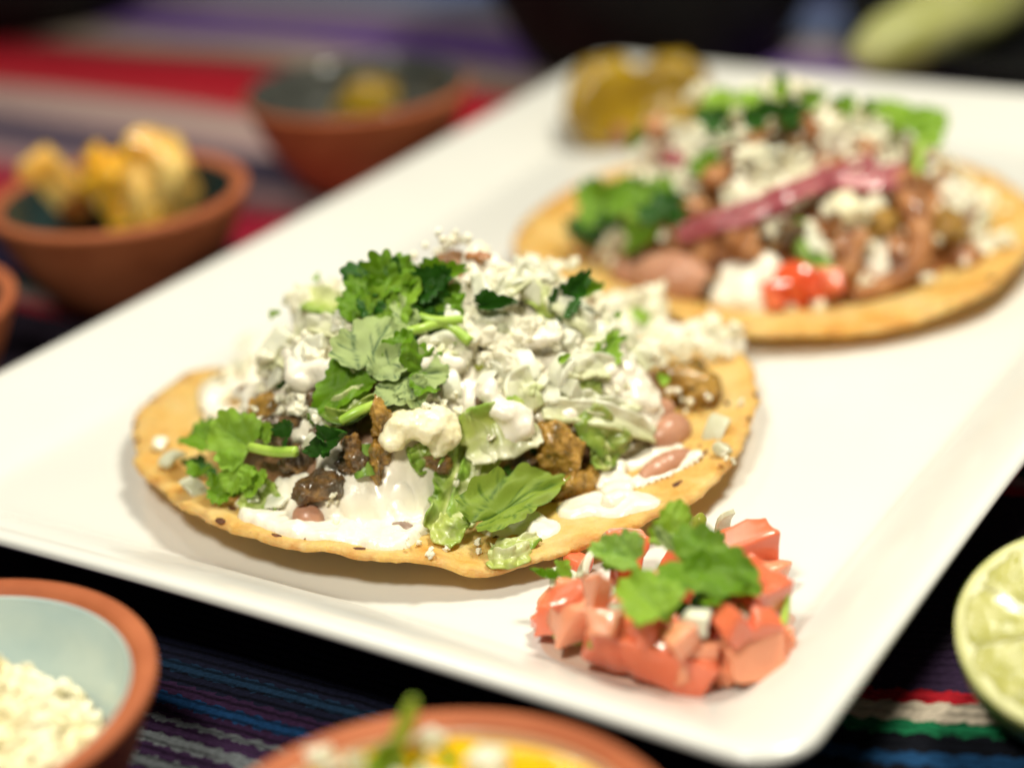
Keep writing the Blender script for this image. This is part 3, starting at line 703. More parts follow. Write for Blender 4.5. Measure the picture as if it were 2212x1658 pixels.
# cream: pools, drapes and drips
for k, (st, T_, h_) in enumerate([
  ([([(575, 1125), (640, 1150), (740, 1165), (850, 1180)], .0052), ([(690, 1100), (790, 1110), (870, 1130)], .0060), ([(600, 1080), (620, 1110)], .0040), ([(770, 1150), (840, 1160)], .0055)], .0014, .25),
  ([([(800, 1030), (850, 1050), (920, 1070), (880, 1100)], .0045), ([(868, 880), (866, 960), (885, 1030)], .0040), ([(720, 1000), (750, 1040), (780, 1080)], .0035), ([(690, 930), (720, 960)], .0028), ([(920, 1000), (935, 1060)], .0035), ([(640, 1060), (600, 1075)], .003)], .0022, .65),
  ([([(580, 850), (650, 870), (710, 850)], .0042), ([(560, 800), (620, 830), (700, 800)], .0042), ([(470, 870), (470, 900), (520, 920)], .0035), ([(640, 760), (720, 780)], .0055), ([(540, 930), (600, 910), (650, 900)], .0032), ([(760, 880), (700, 905), (660, 930)], .0026)], .0022, .85),
  ([([(880, 760), (940, 800), (990, 830)], .0055), ([(840, 860), (880, 840)], .004), ([(900, 740), (980, 750)], .005)], .0026, .4),
  ([([(1020, 700), (1100, 660), (1180, 690), (1260, 700)], .0060), ([(1060, 610), (1140, 600), (1210, 630)], .0060), ([(1260, 680), (1330, 690), (1390, 720)], .0055), ([(1000, 760), (1080, 740), (1180, 760), (1280, 780)], .0060), ([(1300, 760), (1360, 800), (1380, 850)], .0050), ([(1180, 830), (1280, 820)], .0045)], .0028, .45),
  ([([(620, 680), (700, 650), (760, 680)], .0060), ([(560, 750), (640, 730), (720, 740)], .0060)], .0026, .5),
  ([([(1245, 1116), (1290, 1108), (1340, 1108), (1385, 1100)], .0040), ([(1290, 1095), (1340, 1085)], .0030)], .0011, .15),
  ([([(1080, 1148), (1110, 1140), (1150, 1150), (1172, 1160)], .0040)], .0012, .12),
  ([([(1365, 1010), (1420, 985), (1450, 985)], .0030), ([(1380, 1055), (1440, 1030), (1500, 1005)], .0022)], .0009, .3),
  ([([(1440, 745), (1500, 740), (1570, 755)], .0045)], .0020, .5)]):
    TF.film(A, st, T_, k, holes=h_)
CR_ = [
 [([(1340, 770), (1370, 830), (1390, 880), (1410, 900)], .0028, .0005), ([(1340, 860), (1380, 905), (1418, 935)], .0019, .0006, .2), ([(1310, 800), (1330, 860), (1340, 900)], .0026, .0005), ([(1385, 840), (1420, 860)], .0016, .0008, .2)],
 [([(1310, 1000), (1330, 1050), (1325, 1085)], .0019, .0006, .3), ([(1330, 1000), (1350, 1050), (1372, 1085)], .0014, .0006, .3), ([(1300, 1020), (1295, 1060)], .0013, .0006, .3)],
 [([(1180, 860), (1230, 900), (1220, 930)], .0022, .0, .3), ([(1160, 890), (1190, 930)], .002, 0, .3)],
 [([(1020, 1120), (1005, 1105)], .0011, .0012, .2, .7)],
]
for st in CR_: TF.cream(A, st)
# lettuce, cabbage
def rb(T, par, pts, wd, mat, g, lift, seed, up=None, name='lettuce_strip', **kw):
    P_ = [T.P(x, y, l) for (x, y), l in zip(pts, lift)]
    u = up if up is not None else T.N(P_[len(P_) // 2]) + VIEW * .6
    return ribbon(name, P_, wd, u, M and mat, par, seed=seed, g=g, **kw)
rb(TF, A, [(1000, 950), (985, 1020), (965, 1090), (930, 1145)], .0085, 'lettuce', (.05, .75), [.003, .004, .003, .001], 1, ruffle=.0012, cup=.4)
rb(TF, A, [(1060, 960), (1030, 1020), (1010, 1075), (990, 1130)], .0070, 'lettuce', (.35, .75), [.002, .003, .002, .001], 2, ruffle=.0010)
TF.leaf(A, (975, 1160), (1218, 1035), 'herb', 6, .003, .004, None, .42, 'herb_leaf')
TF.leaf(A, (1090, 1100), (1000, 1130), 'herb', 0, .003, .002, None, .7, 'herb_leaf')
rb(TF, A, [(1000, 960), (1050, 935), (1100, 925), (1140, 900)], .0115, 'lettuce', (.65, -.1), [.005, .007, .007, .006], 4, ruffle=.0016, cup=.3, thick=.0009)
rb(TF, A, [(1260, 890), (1290, 930), (1320, 960), (1340, 985)], .0080, 'lettuce_dark', (.0, .55), [.003, .004, .003, .002], 5, ruffle=.0012)
rb(TF, A, [(1280, 930), (1295, 975), (1300, 1015)], .0042, 'lettuce', (.2, .7), [.004, .004, .003], 6)
rb(TF, A, [(1170, 885), (1250, 890), (1330, 905), (1410, 940)], .0050, 'lettuce_white', (.0, .45), [.005, .005, .0045, .003], 7, cup=.5, thick=.0012)
rb(TF, A, [(1060, 1185), (1110, 1178), (1165, 1162)], .0035, 'lettuce', (.1, .8), [.001, .001, .001], 8, thick=.0005)
rb(TF, A, [(1055, 1205), (1100, 1205), (1145, 1185)], .0040, 'lettuce', (.1, .45), [.0008, .0008, .0008], 9, thick=.0005)
rb(TF, A, [(700, 905), (750, 880), (800, 850)], .0060, 'lettuce', (.2, .7), [.001, .002, .002], 10)
rb(TF, A, [(900, 960), (910, 985), (930, 1010)], .0055, 'lettuce', (.5, .8), [.001, .001, .001], 12)
rb(TF, A, [(530, 1110), (570, 1085), (600, 1060)], .0075, 'lettuce', (.4, .8), [.0005, .0005, .0005], 13, thick=.0004)
rb(TF, A, [(650, 640), (690, 650), (730, 660)], .0070, 'lettuce', (.1, .7), [.003, .004, .003], 14)
rb(TF, A, [(1120, 610), (1160, 640), (1200, 680)], .0060, 'lettuce', (.1, .6), [.002, .003, .003], 15)
rb(TF, A, [(700, 890), (745, 905), (810, 870), (850, 862)], .0030, 'lettuce_dark', (.2, .6), [.003, .004, .004, .003], 16, cup=.8)
rb(TF, A, [(950, 1175), (975, 1140), (985, 1120)], .006, 'lettuce', (.3, .6), [.001, .002, .003], 17)
rb(TF, A, [(1140, 960), (1125, 1000), (1100, 1030)], .0050, 'lettuce_dark', (.9, 1.0), [.001, .002, .002], 18)
rb(TF, A, [(1150, 890), (1120, 840), (1150, 815)], .0065, 'lettuce_white', (.0, .5), [.006, .007, .007], 19, cup=.6, thick=.0010)
rb(TF, A, [(1300, 845), (1240, 850), (1210, 830)], .0050, 'lettuce', (.2, .6), [.002, .002, .002], 20)
for k, (pts, wd, lf) in enumerate([([(1180, 640), (1250, 690), (1300, 750)], .0042, .004), ([(1020, 720), (1090, 700), (1150, 720)], .0045, .004), ([(1300, 700), (1360, 740), (1400, 800)], .0045, .003), ([(640, 720), (700, 700), (760, 730)], .0045, .003), ([(1080, 640), (1120, 600), (1190, 590)], .0045, .004), ([(900, 770), (950, 740), (1010, 760)], .0045, .003), ([(560, 800), (610, 770), (650, 790)], .0040, .002), ([(1220, 800), (1290, 790), (1350, 820)], .0050, .004), ([(1250, 860), (1310, 880), (1370, 870)], .0045, .003)]):
    rb(TF, A, pts, wd, 'lettuce_white', (-.1, .35), [lf, lf * 1.3, lf], 60 + k, cup=.3, thick=.0008, ruffle=.0014)
# cream clinging to the lettuce
TF.cream(A, [([(1060, 840), (1075, 880), (1110, 900), (1130, 930)], .0028, .0075, .25), ([(1090, 870), (1120, 900), (1100, 950)], .0024, .0075, .25), ([(1050, 830), (1060, 860)], .0020, .0075, .3), ([(1110, 940), (1105, 980)], .0013, .007, .2)], amp=.0004)
TF.cream(A, [([(860, 940), (900, 915), (950, 930), (975, 955)], .0036, .004, .2), ([(880, 920), (930, 900), (960, 960)], .0033, .004, .2), ([(940, 960), (960, 980)], .0025, .004, .2)], amp=.0006, mat='cheese_yellow', name='cheese_chunk', fr=400)
TF.cream(A, [([(870, 735), (930, 765), (1000, 790)], .0021, .0030, .4), ([(900, 750), (890, 800)], .0020, .0030, .4)])
TF.cream(A, [([(1290, 720), (1340, 775), (1375, 845), (1395, 880)], .0022, .0030, .4), ([(1330, 760), (1300, 820)], .0018, .003, .4)])
TF.cream(A, [([(610, 750), (655, 790), (640, 850)], .0022, .0022, .4), ([(655, 790), (710, 800), (730, 840)], .0020, .0022, .4)])
TF.cream(A, [([(1070, 690), (1130, 730), (1200, 730)], .0021, .0036, .4)])
TF.cream(A, [([(500, 830), (540, 850), (530, 885)], .0020, .0015, .4)])
# onion pieces
for k, (px, py, sz, lf, lib, mt) in enumerate([(1135, 790, .0052, .003, SHELL, 'onion'), (1210, 800, .0055, .004, SHELL, 'onion'), (1185, 850, .0048, .004, SHELL, 'onion_clear'), (1255, 770, .0045, .003, DICE, 'onion'), (1150, 840, .0050, .003, SHELL, 'onion'), (1230, 840, .0040, .003, DICE, 'onion_clear'),
        (1390, 760, .0048, .002, SHELL, 'onion'), (1430, 775, .0040, .002, SHELL, 'onion_clear'), (1330, 720, .0045, .002, DICE, 'onion'), (1090, 620, .0050, .002, SHELL, 'onion'), (1130, 605, .0045, .003, SHELL, 'onion'), (1180, 600, .0042, .002, DICE, 'onion'), (1070, 680, .0042, .002, DICE, 'onion'),
        (368, 985, .0052, .0025, SHELL, 'onion_clear'), (345, 960, .0035, .001, DICE, 'onion'), (420, 1050, .0040, .001, SHELL, 'onion_clear'), (545, 1075, .0030, .002, DICE, 'onion'), (1540, 930, .0052, .001, SHELL, 'onion_clear'), (1560, 970, .0036, .001, DICE, 'onion_clear'), (670, 960, .0040, .002, SHELL, 'onion_clear'), (690, 900, .0035, .002, DICE, 'onion'),
        (640, 670, .0048, .002, SHELL, 'onion'), (660, 640, .0040, .002, DICE, 'onion'), (700, 620, .0042, .002, SHELL, 'onion'), (450, 830, .0040, .001, SHELL, 'onion'), (520, 790, .0040, .001, DICE, 'onion'), (600, 1080, .0040, .0005, SHELL, 'onion'), (975, 690, .0042, .003, DICE, 'onion'), (1480, 790, .0035, .003, SHELL, 'onion_clear'), (560, 1040, .003, .001, DICE, 'onion'), (590, 760, .004, .002, SHELL, 'onion')] + [(rg.uniform(*xr), rg.uniform(*yr), rg.uniform(.0038, .0058), rg.uniform(.0015, .004), rg.choice((SHELL, SHELL, DICE)), rg.choice(('onion', 'onion', 'onion_clear'))) for xr, yr, n in (((1040, 1260), (570, 670), 9), ((1020, 1280), (690, 860), 12), ((1280, 1450), (660, 790), 9), ((590, 760), (620, 820), 9), ((860, 1000), (700, 850), 5)) for _ in range(n)]):
    p = TF.P(px, py, lf); u = TF.N(p) + VIEW * .5 + Vector((rg.gauss(0, .5), rg.gauss(0, .5), rg.gauss(0, .3)))
    rot = frame((0, 0, 0), Vector((rg.gauss(0, 1), rg.gauss(0, 1), rg.gauss(0, .6))), u).to_3x3().to_4x4()
    piece('onion_piece', lib, k % 4, mt, A, p, (sz * rg.uniform(.85, 1.25), sz * rg.uniform(.8, 1.1), sz * rg.uniform(.85, 1.1)), rot=rot)
# crumbled cheese: the larger lumps one by one, the fine grains as one part
def crumbs(T, par, spots, name='cheese_crumb', mat='cheese'):
    for (px, py, sz, lf) in spots:
        piece(name, CRUMB, rg.randrange(9), mat, par, T.P(px, py, lf), sz * rg.uniform(.85, 1.2), rg)
SP = []
for (x0, y0, x1, y1, n, a, b, l0, l1) in [(600, 690, 760, 830, 9, .009, .014, 0, .002), (480, 770, 600, 850, 4, .007, .011, 0, .001), (860, 690, 1000, 840, 8, .009, .014, 0, .002), (1000, 680, 1200, 790, 10, .009, .014, 0, .003), (1050, 570, 1240, 660, 9, .009, .014, 0, .003), (1240, 640, 1420, 770, 12, .009, .014, 0, .003), (1450, 710, 1600, 760, 10, .007, .011, .001, .002), (640, 610, 760, 690, 7, .008, .012, 0, .002),
        (600, 690, 760, 840, 12, .004, .008, .001, .003), (480, 760, 780, 880, 16, .004, .0075, -.001, .002), (860, 690, 1000, 860, 10, .004, .008, .001, .003), (1000, 680, 1180, 800, 12, .004, .008, .001, .004), (1050, 570, 1240, 660, 8, .004, .008, .001, .003), (1240, 640, 1420, 760, 14, .004, .008, .001, .004), (1250, 700, 1400, 860, 10, .004, .008, .001, .003), (1440, 705, 1600, 765, 10, .004, .007, .001, .003), (640, 600, 760, 690, 6, .004, .008, 0, .002), (760, 640, 1000, 720, 8, .005, .009, 0, .002), (880, 850, 1000, 930, 5, .003, .006, .002, .004)]:
    for i in range(n): SP.append((rg.uniform(x0, x1), rg.uniform(y0, y1), rg.uniform(a, b), rg.uniform(l0, l1)))
for i in range(26): SP.append((rg.uniform(490, 760), rg.uniform(830, 930), rg.uniform(.003, .0075), rg.uniform(-.001, .001)))
SP += [(715, 1080, .0045, .0015), (718, 1068, .0035, .003), (935, 890, .005, .0065), (920, 880, .004, .007), (985, 1040, .0028, .004), (990, 1030, .0024, .005), (875, 1168, .003, .001), (885, 1180, .0026, .001), (950, 1165, .0025, .001), (930, 1195, .0028, .0008), (1035, 1170, .0028, .001), (1030, 1190, .0022, .0008), (965, 1185, .0022, .001), (870, 895, .004, .001), (840, 870, .0035, .001), (1565, 985, .0045, .002), (1580, 995, .0035, .0015), (1530, 860, .0035, .004), (1525, 840, .0028, .004), (1060, 940, .0032, .009), (1600, 870, .003, .0005), (905, 1172, .002, .001), (1285, 905, .003, .003), (1420, 1000, .0025, .002), (690, 865, .004, .002), (480, 860, .005, .001), (545, 885, .0035, .004), (520, 900, .003, .004), (740, 870, .004, .002)]
crumbs(TF, A, SP)
# and on the far side of the heap
for i in range(50):
    a = rad(rg.uniform(20, 160)); r = rg.uniform(.01, .045); x, y = FC[0] + r * math.cos(a), FC[1] + r * math.sin(a)
    piece('cheese_crumb', CRUMB, rg.randrange(9), 'cheese', A, Vector((x, y, TF.top(x, y))), rg.uniform(.004, .008), rg)
def grains(T, par, n, mat='cheese', name='cheese_grains', size=(.0004, .0012), front=0.25):
    V0, F0 = ico(1); V = []; F = []; k = 0; i = 0
    while i < n:
        a = rg.uniform(-math.pi, math.pi); q = math.sqrt(rg.random()); r = q * T.MR(a) * 1.05
        x, y = T.c.x + r * math.cos(a), T.c.y + r * math.sin(a)
        if math.sin(a) < -.1 and q > .62 and rg.random() > front: i += 1; continue
        z = T.top(x, y) + rg.uniform(0, .0022); s_ = rg.uniform(*size)
        j = np.array([[rg.uniform(.45, 1.45)] for _ in range(len(V0))])
        V.append(V0 * j * s_ + np.array((x, y, z))); F.append(F0 + k); k += len(V0); i += 1
    o = mesh(name, np.concatenate(V).tolist(), np.concatenate(F).tolist(), M[mat], par, smooth=True); o['kind'] = 'stuff'; return o
grains(TF, A, 260)
# cilantro
L_ = TF.leaf
U = Vector
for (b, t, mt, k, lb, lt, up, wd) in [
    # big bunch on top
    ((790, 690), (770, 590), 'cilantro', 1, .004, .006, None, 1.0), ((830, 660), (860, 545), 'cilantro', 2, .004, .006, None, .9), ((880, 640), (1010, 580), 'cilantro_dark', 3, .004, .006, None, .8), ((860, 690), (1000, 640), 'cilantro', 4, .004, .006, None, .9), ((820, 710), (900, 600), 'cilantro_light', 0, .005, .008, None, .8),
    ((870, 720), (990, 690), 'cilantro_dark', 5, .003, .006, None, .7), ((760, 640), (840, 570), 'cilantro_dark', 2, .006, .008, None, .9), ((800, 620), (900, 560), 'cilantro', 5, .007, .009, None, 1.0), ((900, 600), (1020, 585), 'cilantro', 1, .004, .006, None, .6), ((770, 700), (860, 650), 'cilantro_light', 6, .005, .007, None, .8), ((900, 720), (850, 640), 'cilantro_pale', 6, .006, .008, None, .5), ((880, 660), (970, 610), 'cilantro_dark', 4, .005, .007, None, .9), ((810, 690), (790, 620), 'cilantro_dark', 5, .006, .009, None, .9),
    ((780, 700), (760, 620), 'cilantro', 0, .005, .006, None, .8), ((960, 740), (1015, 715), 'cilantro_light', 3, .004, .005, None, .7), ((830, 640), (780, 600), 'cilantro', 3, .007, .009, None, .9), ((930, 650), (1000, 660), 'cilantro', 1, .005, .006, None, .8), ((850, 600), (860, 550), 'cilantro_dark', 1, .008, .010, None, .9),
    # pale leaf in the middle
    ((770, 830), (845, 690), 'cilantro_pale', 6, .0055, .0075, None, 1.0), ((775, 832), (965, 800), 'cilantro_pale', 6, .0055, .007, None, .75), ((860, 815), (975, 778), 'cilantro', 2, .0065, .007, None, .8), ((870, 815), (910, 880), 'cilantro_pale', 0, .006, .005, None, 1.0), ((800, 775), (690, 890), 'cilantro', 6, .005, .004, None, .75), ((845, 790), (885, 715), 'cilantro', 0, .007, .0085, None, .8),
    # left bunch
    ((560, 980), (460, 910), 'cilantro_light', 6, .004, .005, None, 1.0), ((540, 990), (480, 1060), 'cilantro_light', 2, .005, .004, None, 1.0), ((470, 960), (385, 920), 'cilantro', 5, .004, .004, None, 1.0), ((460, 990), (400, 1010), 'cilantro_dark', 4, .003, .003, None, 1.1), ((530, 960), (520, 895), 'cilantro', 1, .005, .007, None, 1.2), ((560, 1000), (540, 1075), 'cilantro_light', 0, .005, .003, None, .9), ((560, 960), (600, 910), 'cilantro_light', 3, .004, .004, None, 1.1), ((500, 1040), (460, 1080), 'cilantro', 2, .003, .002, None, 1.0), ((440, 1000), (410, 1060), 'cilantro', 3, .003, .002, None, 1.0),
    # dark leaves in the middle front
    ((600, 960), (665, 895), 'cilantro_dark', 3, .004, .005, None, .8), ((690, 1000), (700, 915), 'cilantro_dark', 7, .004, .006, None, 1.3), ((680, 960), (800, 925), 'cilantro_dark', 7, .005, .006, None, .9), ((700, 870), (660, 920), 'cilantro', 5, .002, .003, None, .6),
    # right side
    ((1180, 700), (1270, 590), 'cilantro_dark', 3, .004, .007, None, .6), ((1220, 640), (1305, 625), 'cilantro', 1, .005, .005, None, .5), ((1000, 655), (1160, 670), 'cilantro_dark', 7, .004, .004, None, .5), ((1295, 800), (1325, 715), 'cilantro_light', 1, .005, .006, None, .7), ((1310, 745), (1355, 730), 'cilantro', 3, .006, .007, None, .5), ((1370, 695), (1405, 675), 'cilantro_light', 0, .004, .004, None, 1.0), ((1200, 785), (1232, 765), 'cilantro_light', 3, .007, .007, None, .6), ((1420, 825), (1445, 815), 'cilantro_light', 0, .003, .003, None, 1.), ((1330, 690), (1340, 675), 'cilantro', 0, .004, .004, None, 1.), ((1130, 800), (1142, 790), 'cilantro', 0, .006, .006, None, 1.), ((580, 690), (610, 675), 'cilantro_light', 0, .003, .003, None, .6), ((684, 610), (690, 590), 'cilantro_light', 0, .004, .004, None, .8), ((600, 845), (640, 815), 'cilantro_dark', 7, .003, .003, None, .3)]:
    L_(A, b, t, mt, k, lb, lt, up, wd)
for pts, r in [([(1015, 738), (960, 700), (900, 712), (850, 720)], .0011), ([(640, 975), (590, 975), (540, 965)], .0011), ([(820, 870), (770, 890), (735, 910)], .0010), ([(1000, 690), (930, 690), (860, 660)], .0009)]:
    tube('cilantro_stem', [TF.P(x, y, .0065) for x, y in pts], [r, r, r * .9, r * .7][:len(pts)], 'stem', A)
# scallion cuts
def chip(T, par, a, b, wd, lift, seed, mat='scallion'):
    P0, P1 = T.P(*a, lift), T.P(*b, lift)
    o = ribbon('scallion_piece', [P0, P0.lerp(P1, .5), P1], wd, T.N(P0) + VIEW, mat, par, thick=.0009, ruffle=.0001, cup=-.5, taper=0.05, seed=seed, nw=7)
    at_ = o.data.attributes['vein']; at_.data.foreach_set('value', [1.0 if (i % 7) % 2 else 0.0 for i in range(len(o.data.vertices))]); return o
chip(TF, A, (778, 960), (790, 1028), .0042, .003, 1); chip(TF, A, (708, 1158), (765, 1138), .0022, .0008, 2)

# ================================================================= rear tostada
BC = (.0740, .4715)
TB = Tostada(BC, [(rad(d), r, z) for d, r, z in ((-180, .0705, .0175), (-155, .0680, .0185), (-131, .0650, .0180), (-95, .0655, .0150), (-75, .0655, .0145), (-55, .066, .0165), (-35, .0645, .0185), (-10, .0645, .019), (20, .0645, .019), (60, .0645, .018), (100, .065, .0185), (140, .068, .018))],
             [(rad(d), r) for d, r in ((-180, .050), (-150, .052), (-120, .050), (-90, .048), (-60, .050), (-30, .053), (0, .054), (40, .050), (90, .048), (130, .048), (160, .049))], .036, .0125, 2)
B = thing('tostada', (BC[0], BC[1], WELL), 'rear tostada out of focus, topped with pink pickled onion and cilantro', 'tostada', 'tostadas on the plate')
TB.tortilla(B, 20)
TB.heap(B, 'bean_layer', 'meat_red', amp=.0022, lower=.003)
rg = random.Random(23)
bean(TB, B, 1400, 600, 1500, 610, .0075, -.002, 'bean'); bean(TB, B, 1340, 580, 1380, 610, .004, -.001, 'bean')
for k, (px, py, sz, lf, mt) in enumerate([(1280, 560, .007, 0, 'meat_red'), (1600, 540, .008, 0, 'meat_red'), (1700, 520, .007, 0, 'meat_dark'), (1830, 560, .008, 0, 'meat_red'), (1900, 480, .007, 0, 'meat'), (1960, 540, .008, 0, 'meat_red'), (2050, 500, .007, 0, 'meat'), (2080, 560, .006, 0, 'meat_red'), (1250, 520, .006, 0, 'meat_red'), (1540, 620, .005, 0, 'meat_dark'), (1700, 300, .008, 0, 'meat_dark'), (1560, 380, .006, .001, 'meat_red'), (1950, 400, .007, .001, 'meat_red'), (1420, 290, .006, 0, 'meat_red'), (1870, 330, .006, .001, 'meat_red'), (1740, 290, .006, .003, 'meat_red'), (1800, 380, .005, .003, 'meat_red'), (1500, 440, .005, .003, 'meat_red'), (1640, 460, .006, .003, 'meat_dark'), (1340, 300, .005, .002, 'meat_red')]):
    TB.chunk(B, 'meat_chunk', mt, px, py, sz, lf, 40 + k, voxel=.001)
TB.cream(B, [([(1590, 580), (1600, 620), (1620, 650), (1580, 640)], .0042, 0), ([(1640, 570), (1640, 610)], .0040, 0)], voxel=.001)
TB.film(B, [([(1480, 250), (1520, 300), (1460, 380)], .005), ([(1700, 390), (1650, 400), (1600, 420)], .005), ([(1760, 290), (1880, 310)], .005)], .0022, 21, holes=.6)
TB.film(B, [([(1840, 560), (1880, 530), (1900, 550)], .004)], .002, 22)
TB.film(B, [([(2100, 520), (2150, 540)], .005), ([(2060, 420), (2120, 440)], .004)], .0015, 23)
for k, (px, py, r) in enumerate([(1700, 625, .0100), (1750, 615, .0075), (1800, 605, .0070), (1670, 640, .006)]):
    piece('tomato_piece', TOMA, k % 5, 'tomato_red' if k < 2 else 'tomato', B, TB.P(px, py, .001), r, rg)
SPB = []
for (x0, y0, x1, y1, n) in [(1360, 250, 1540, 420, 26), (1540, 330, 1760, 440, 22), (1700, 260, 1940, 330, 20), (1760, 440, 1900, 580, 16), (1480, 180, 1640, 260, 10), (1600, 180, 1720, 240, 8), (2020, 440, 2180, 540, 10), (1300, 380, 1400, 480, 10), (1560, 440, 1700, 500, 10), (1380, 300, 1700, 460, 30), (1700, 330, 1950, 420, 18)]:
    for i in range(n): SPB.append((rg.uniform(x0, x1), rg.uniform(y0, y1), rg.uniform(.003, .009), rg.uniform(0, .003)))
crumbs(TB, B, SPB); grains(TB, B, 700, size=(.0008, .002))
piece('cheese_chunk', DICE, 1, 'cheese_yellow', B, TB.P(1838, 455, .004), (.0085, .0085, .0075), rg)
for (px, py) in ((1650, 360), (1680, 330), (1450, 430), (1760, 520), (1390, 340), (1330, 520), (2120, 470)): piece('onion_piece', SHELL, rg.randrange(4), 'onion', B, TB.P(px, py, .002), rg.uniform(.005, .007), rg)
# pickled onion slivers, a curled strip of pork skin
rb(TB, B, [(1465, 508), (1560, 480), (1680, 430), (1790, 385), (1890, 350)], 0.0048, 'pink_onion', (0, 1), [.004, .006, .006, .006, .004], 31, name='pickled_onion_sliver', thick=.0022, cup=.4)
rb(TB, B, [(1800, 390), (1900, 390), (1960, 370)], .006, 'pink_onion', (0, 1), [.004, .006, .004], 32, name='pickled_onion_sliver', thick=.002)
rb(TB, B, [(1500, 490), (1600, 470), (1700, 440)], .0045, 'pink_onion', (0, 1), [.006, .008, .007], 33, name='pickled_onion_sliver', thick=.0015)
rb(TB, B, [(1400, 330), (1440, 340), (1480, 350)], .004, 'pink_onion', (0, 1), [.002, .003, .002], 34, name='pickled_onion_sliver', thick=.0015)
tube('pork_strip', [TB.P(1930, 400, .002), TB.P(1975, 460, .004), TB.P(1985, 540, .004), TB.P(1940, 600, .003), TB.P(1840, 640, .001)], [.0026, .0036, .0036, .0030, .0020], 'meat_red', B)
chip(TB, B, (1710, 480), (1785, 590), .0060, .005, 3)
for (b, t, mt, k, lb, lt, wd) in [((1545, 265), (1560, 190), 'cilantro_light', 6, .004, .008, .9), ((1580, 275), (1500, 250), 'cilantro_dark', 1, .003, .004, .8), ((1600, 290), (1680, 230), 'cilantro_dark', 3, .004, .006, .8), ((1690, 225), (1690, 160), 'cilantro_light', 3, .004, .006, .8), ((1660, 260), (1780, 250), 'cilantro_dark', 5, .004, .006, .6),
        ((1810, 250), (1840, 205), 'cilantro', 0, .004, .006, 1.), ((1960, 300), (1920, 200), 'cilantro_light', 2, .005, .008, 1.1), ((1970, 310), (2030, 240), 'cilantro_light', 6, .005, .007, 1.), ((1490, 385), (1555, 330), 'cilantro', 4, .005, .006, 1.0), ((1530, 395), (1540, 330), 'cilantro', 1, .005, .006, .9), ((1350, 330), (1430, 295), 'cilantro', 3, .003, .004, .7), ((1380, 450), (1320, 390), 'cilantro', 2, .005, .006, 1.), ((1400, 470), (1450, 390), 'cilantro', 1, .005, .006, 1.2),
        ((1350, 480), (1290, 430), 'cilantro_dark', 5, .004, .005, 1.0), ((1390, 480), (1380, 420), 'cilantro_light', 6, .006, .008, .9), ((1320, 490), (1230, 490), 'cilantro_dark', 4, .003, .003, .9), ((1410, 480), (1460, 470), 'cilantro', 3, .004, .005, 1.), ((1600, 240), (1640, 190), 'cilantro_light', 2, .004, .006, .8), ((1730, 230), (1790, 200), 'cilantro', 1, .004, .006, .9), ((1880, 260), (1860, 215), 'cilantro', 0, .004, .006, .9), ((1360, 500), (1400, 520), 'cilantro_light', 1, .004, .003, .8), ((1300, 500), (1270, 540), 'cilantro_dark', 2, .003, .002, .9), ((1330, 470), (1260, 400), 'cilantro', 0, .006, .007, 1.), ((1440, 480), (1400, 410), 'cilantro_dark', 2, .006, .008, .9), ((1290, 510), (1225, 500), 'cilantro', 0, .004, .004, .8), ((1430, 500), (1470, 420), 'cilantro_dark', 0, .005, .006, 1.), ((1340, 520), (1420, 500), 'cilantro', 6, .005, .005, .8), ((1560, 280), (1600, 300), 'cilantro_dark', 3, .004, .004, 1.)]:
    TB.leaf(B, b, t, mt, k, lb, lt, None, wd)
tube('cilantro_stem', [TB.P(1985, 300, .005), TB.P(1985, 350, .005), TB.P(1970, 400, .003)], [.0014, .0012, .0010], 'stem', B)

# ================================================================= pico de gallo on the plate corner
rg = random.Random(31)
pc = at(1440, 1390, WELL)
D_ = thing('pico_de_gallo', (pc.x, pc.y, WELL), 'small heap of diced tomato with cilantro on the near plate corner', 'salsa')
TP_ = {}
def pz(px, py, z): return at(px, py, z)
for k, (px, py, z, sx, sy, sz, mt, yaw) in enumerate([(1250, 1330, .0165, .0085, .0070, .0100, 'tomato_pale', .3), (1205, 1330, .0145, .0060, .006, .007, 'tomato', 1.), (1290, 1290, .0240, .0038, .004, .0110, 'tomato_pale', .5), (1360, 1390, .0155, .0115, .0080, .0085, 'tomato', -.3), (1440, 1420, .0155, .0120, .0080, .0085, 'tomato', -.25), (1500, 1420, .0150, .0070, .006, .0080, 'tomato_pale', .2),
        (1610, 1400, .0155, .0095, .0080, .0090, 'tomato_pale', .5), (1670, 1385, .0140, .0070, .007, .0065, 'tomato_pale', .1), (1630, 1300, .0200, .0075, .0070, .0100, 'tomato', .7), (1605, 1190, .0190, .0085, .0075, .0095, 'tomato', .4), (1640, 1240, .0150, .007, .007, .0065, 'tomato_pale', .9), (1345, 1175, .0190, .0075, .0060, .0060, 'tomato', .2), (1540, 1320, .0170, .0050, .0055, .0085, 'tomato_red', .1), (1565, 1400, .0145, .0030, .004, .0090, 'tomato_red', 0.), (1420, 1270, .0200, .0060, .005, .0065, 'tomato_pale', .4), (1350, 1245, .0180, .004, .004, .005, 'tomato_red', .4),
        (1480, 1300, .0140, .009, .009, .008, 'tomato', .8), (1400, 1320, .0140, .008, .008, .008, 'tomato', .1), (1330, 1330, .0150, .006, .006, .008, 'tomato_pale', .6), (1500, 1220, .0140, .008, .008, .008, 'tomato', .6), (1250, 1220, .0130, .004, .004, .004, 'tomato', .6), (1190, 1300, .0125, .004, .004, .003, 'tomato_pale', .6)]):
    piece('tomato_piece', TOMA, k % 5, mt, D_, pz(px, py, z), (sx * 1.08, sy * 1.08, sz * 1.08), rot=Matrix.Rotation(yaw, 4, 'Z') @ Matrix.Rotation(rg.gauss(0, .25), 4, 'X') @ Matrix.Rotation(rg.gauss(0, .25), 4, 'Y'))
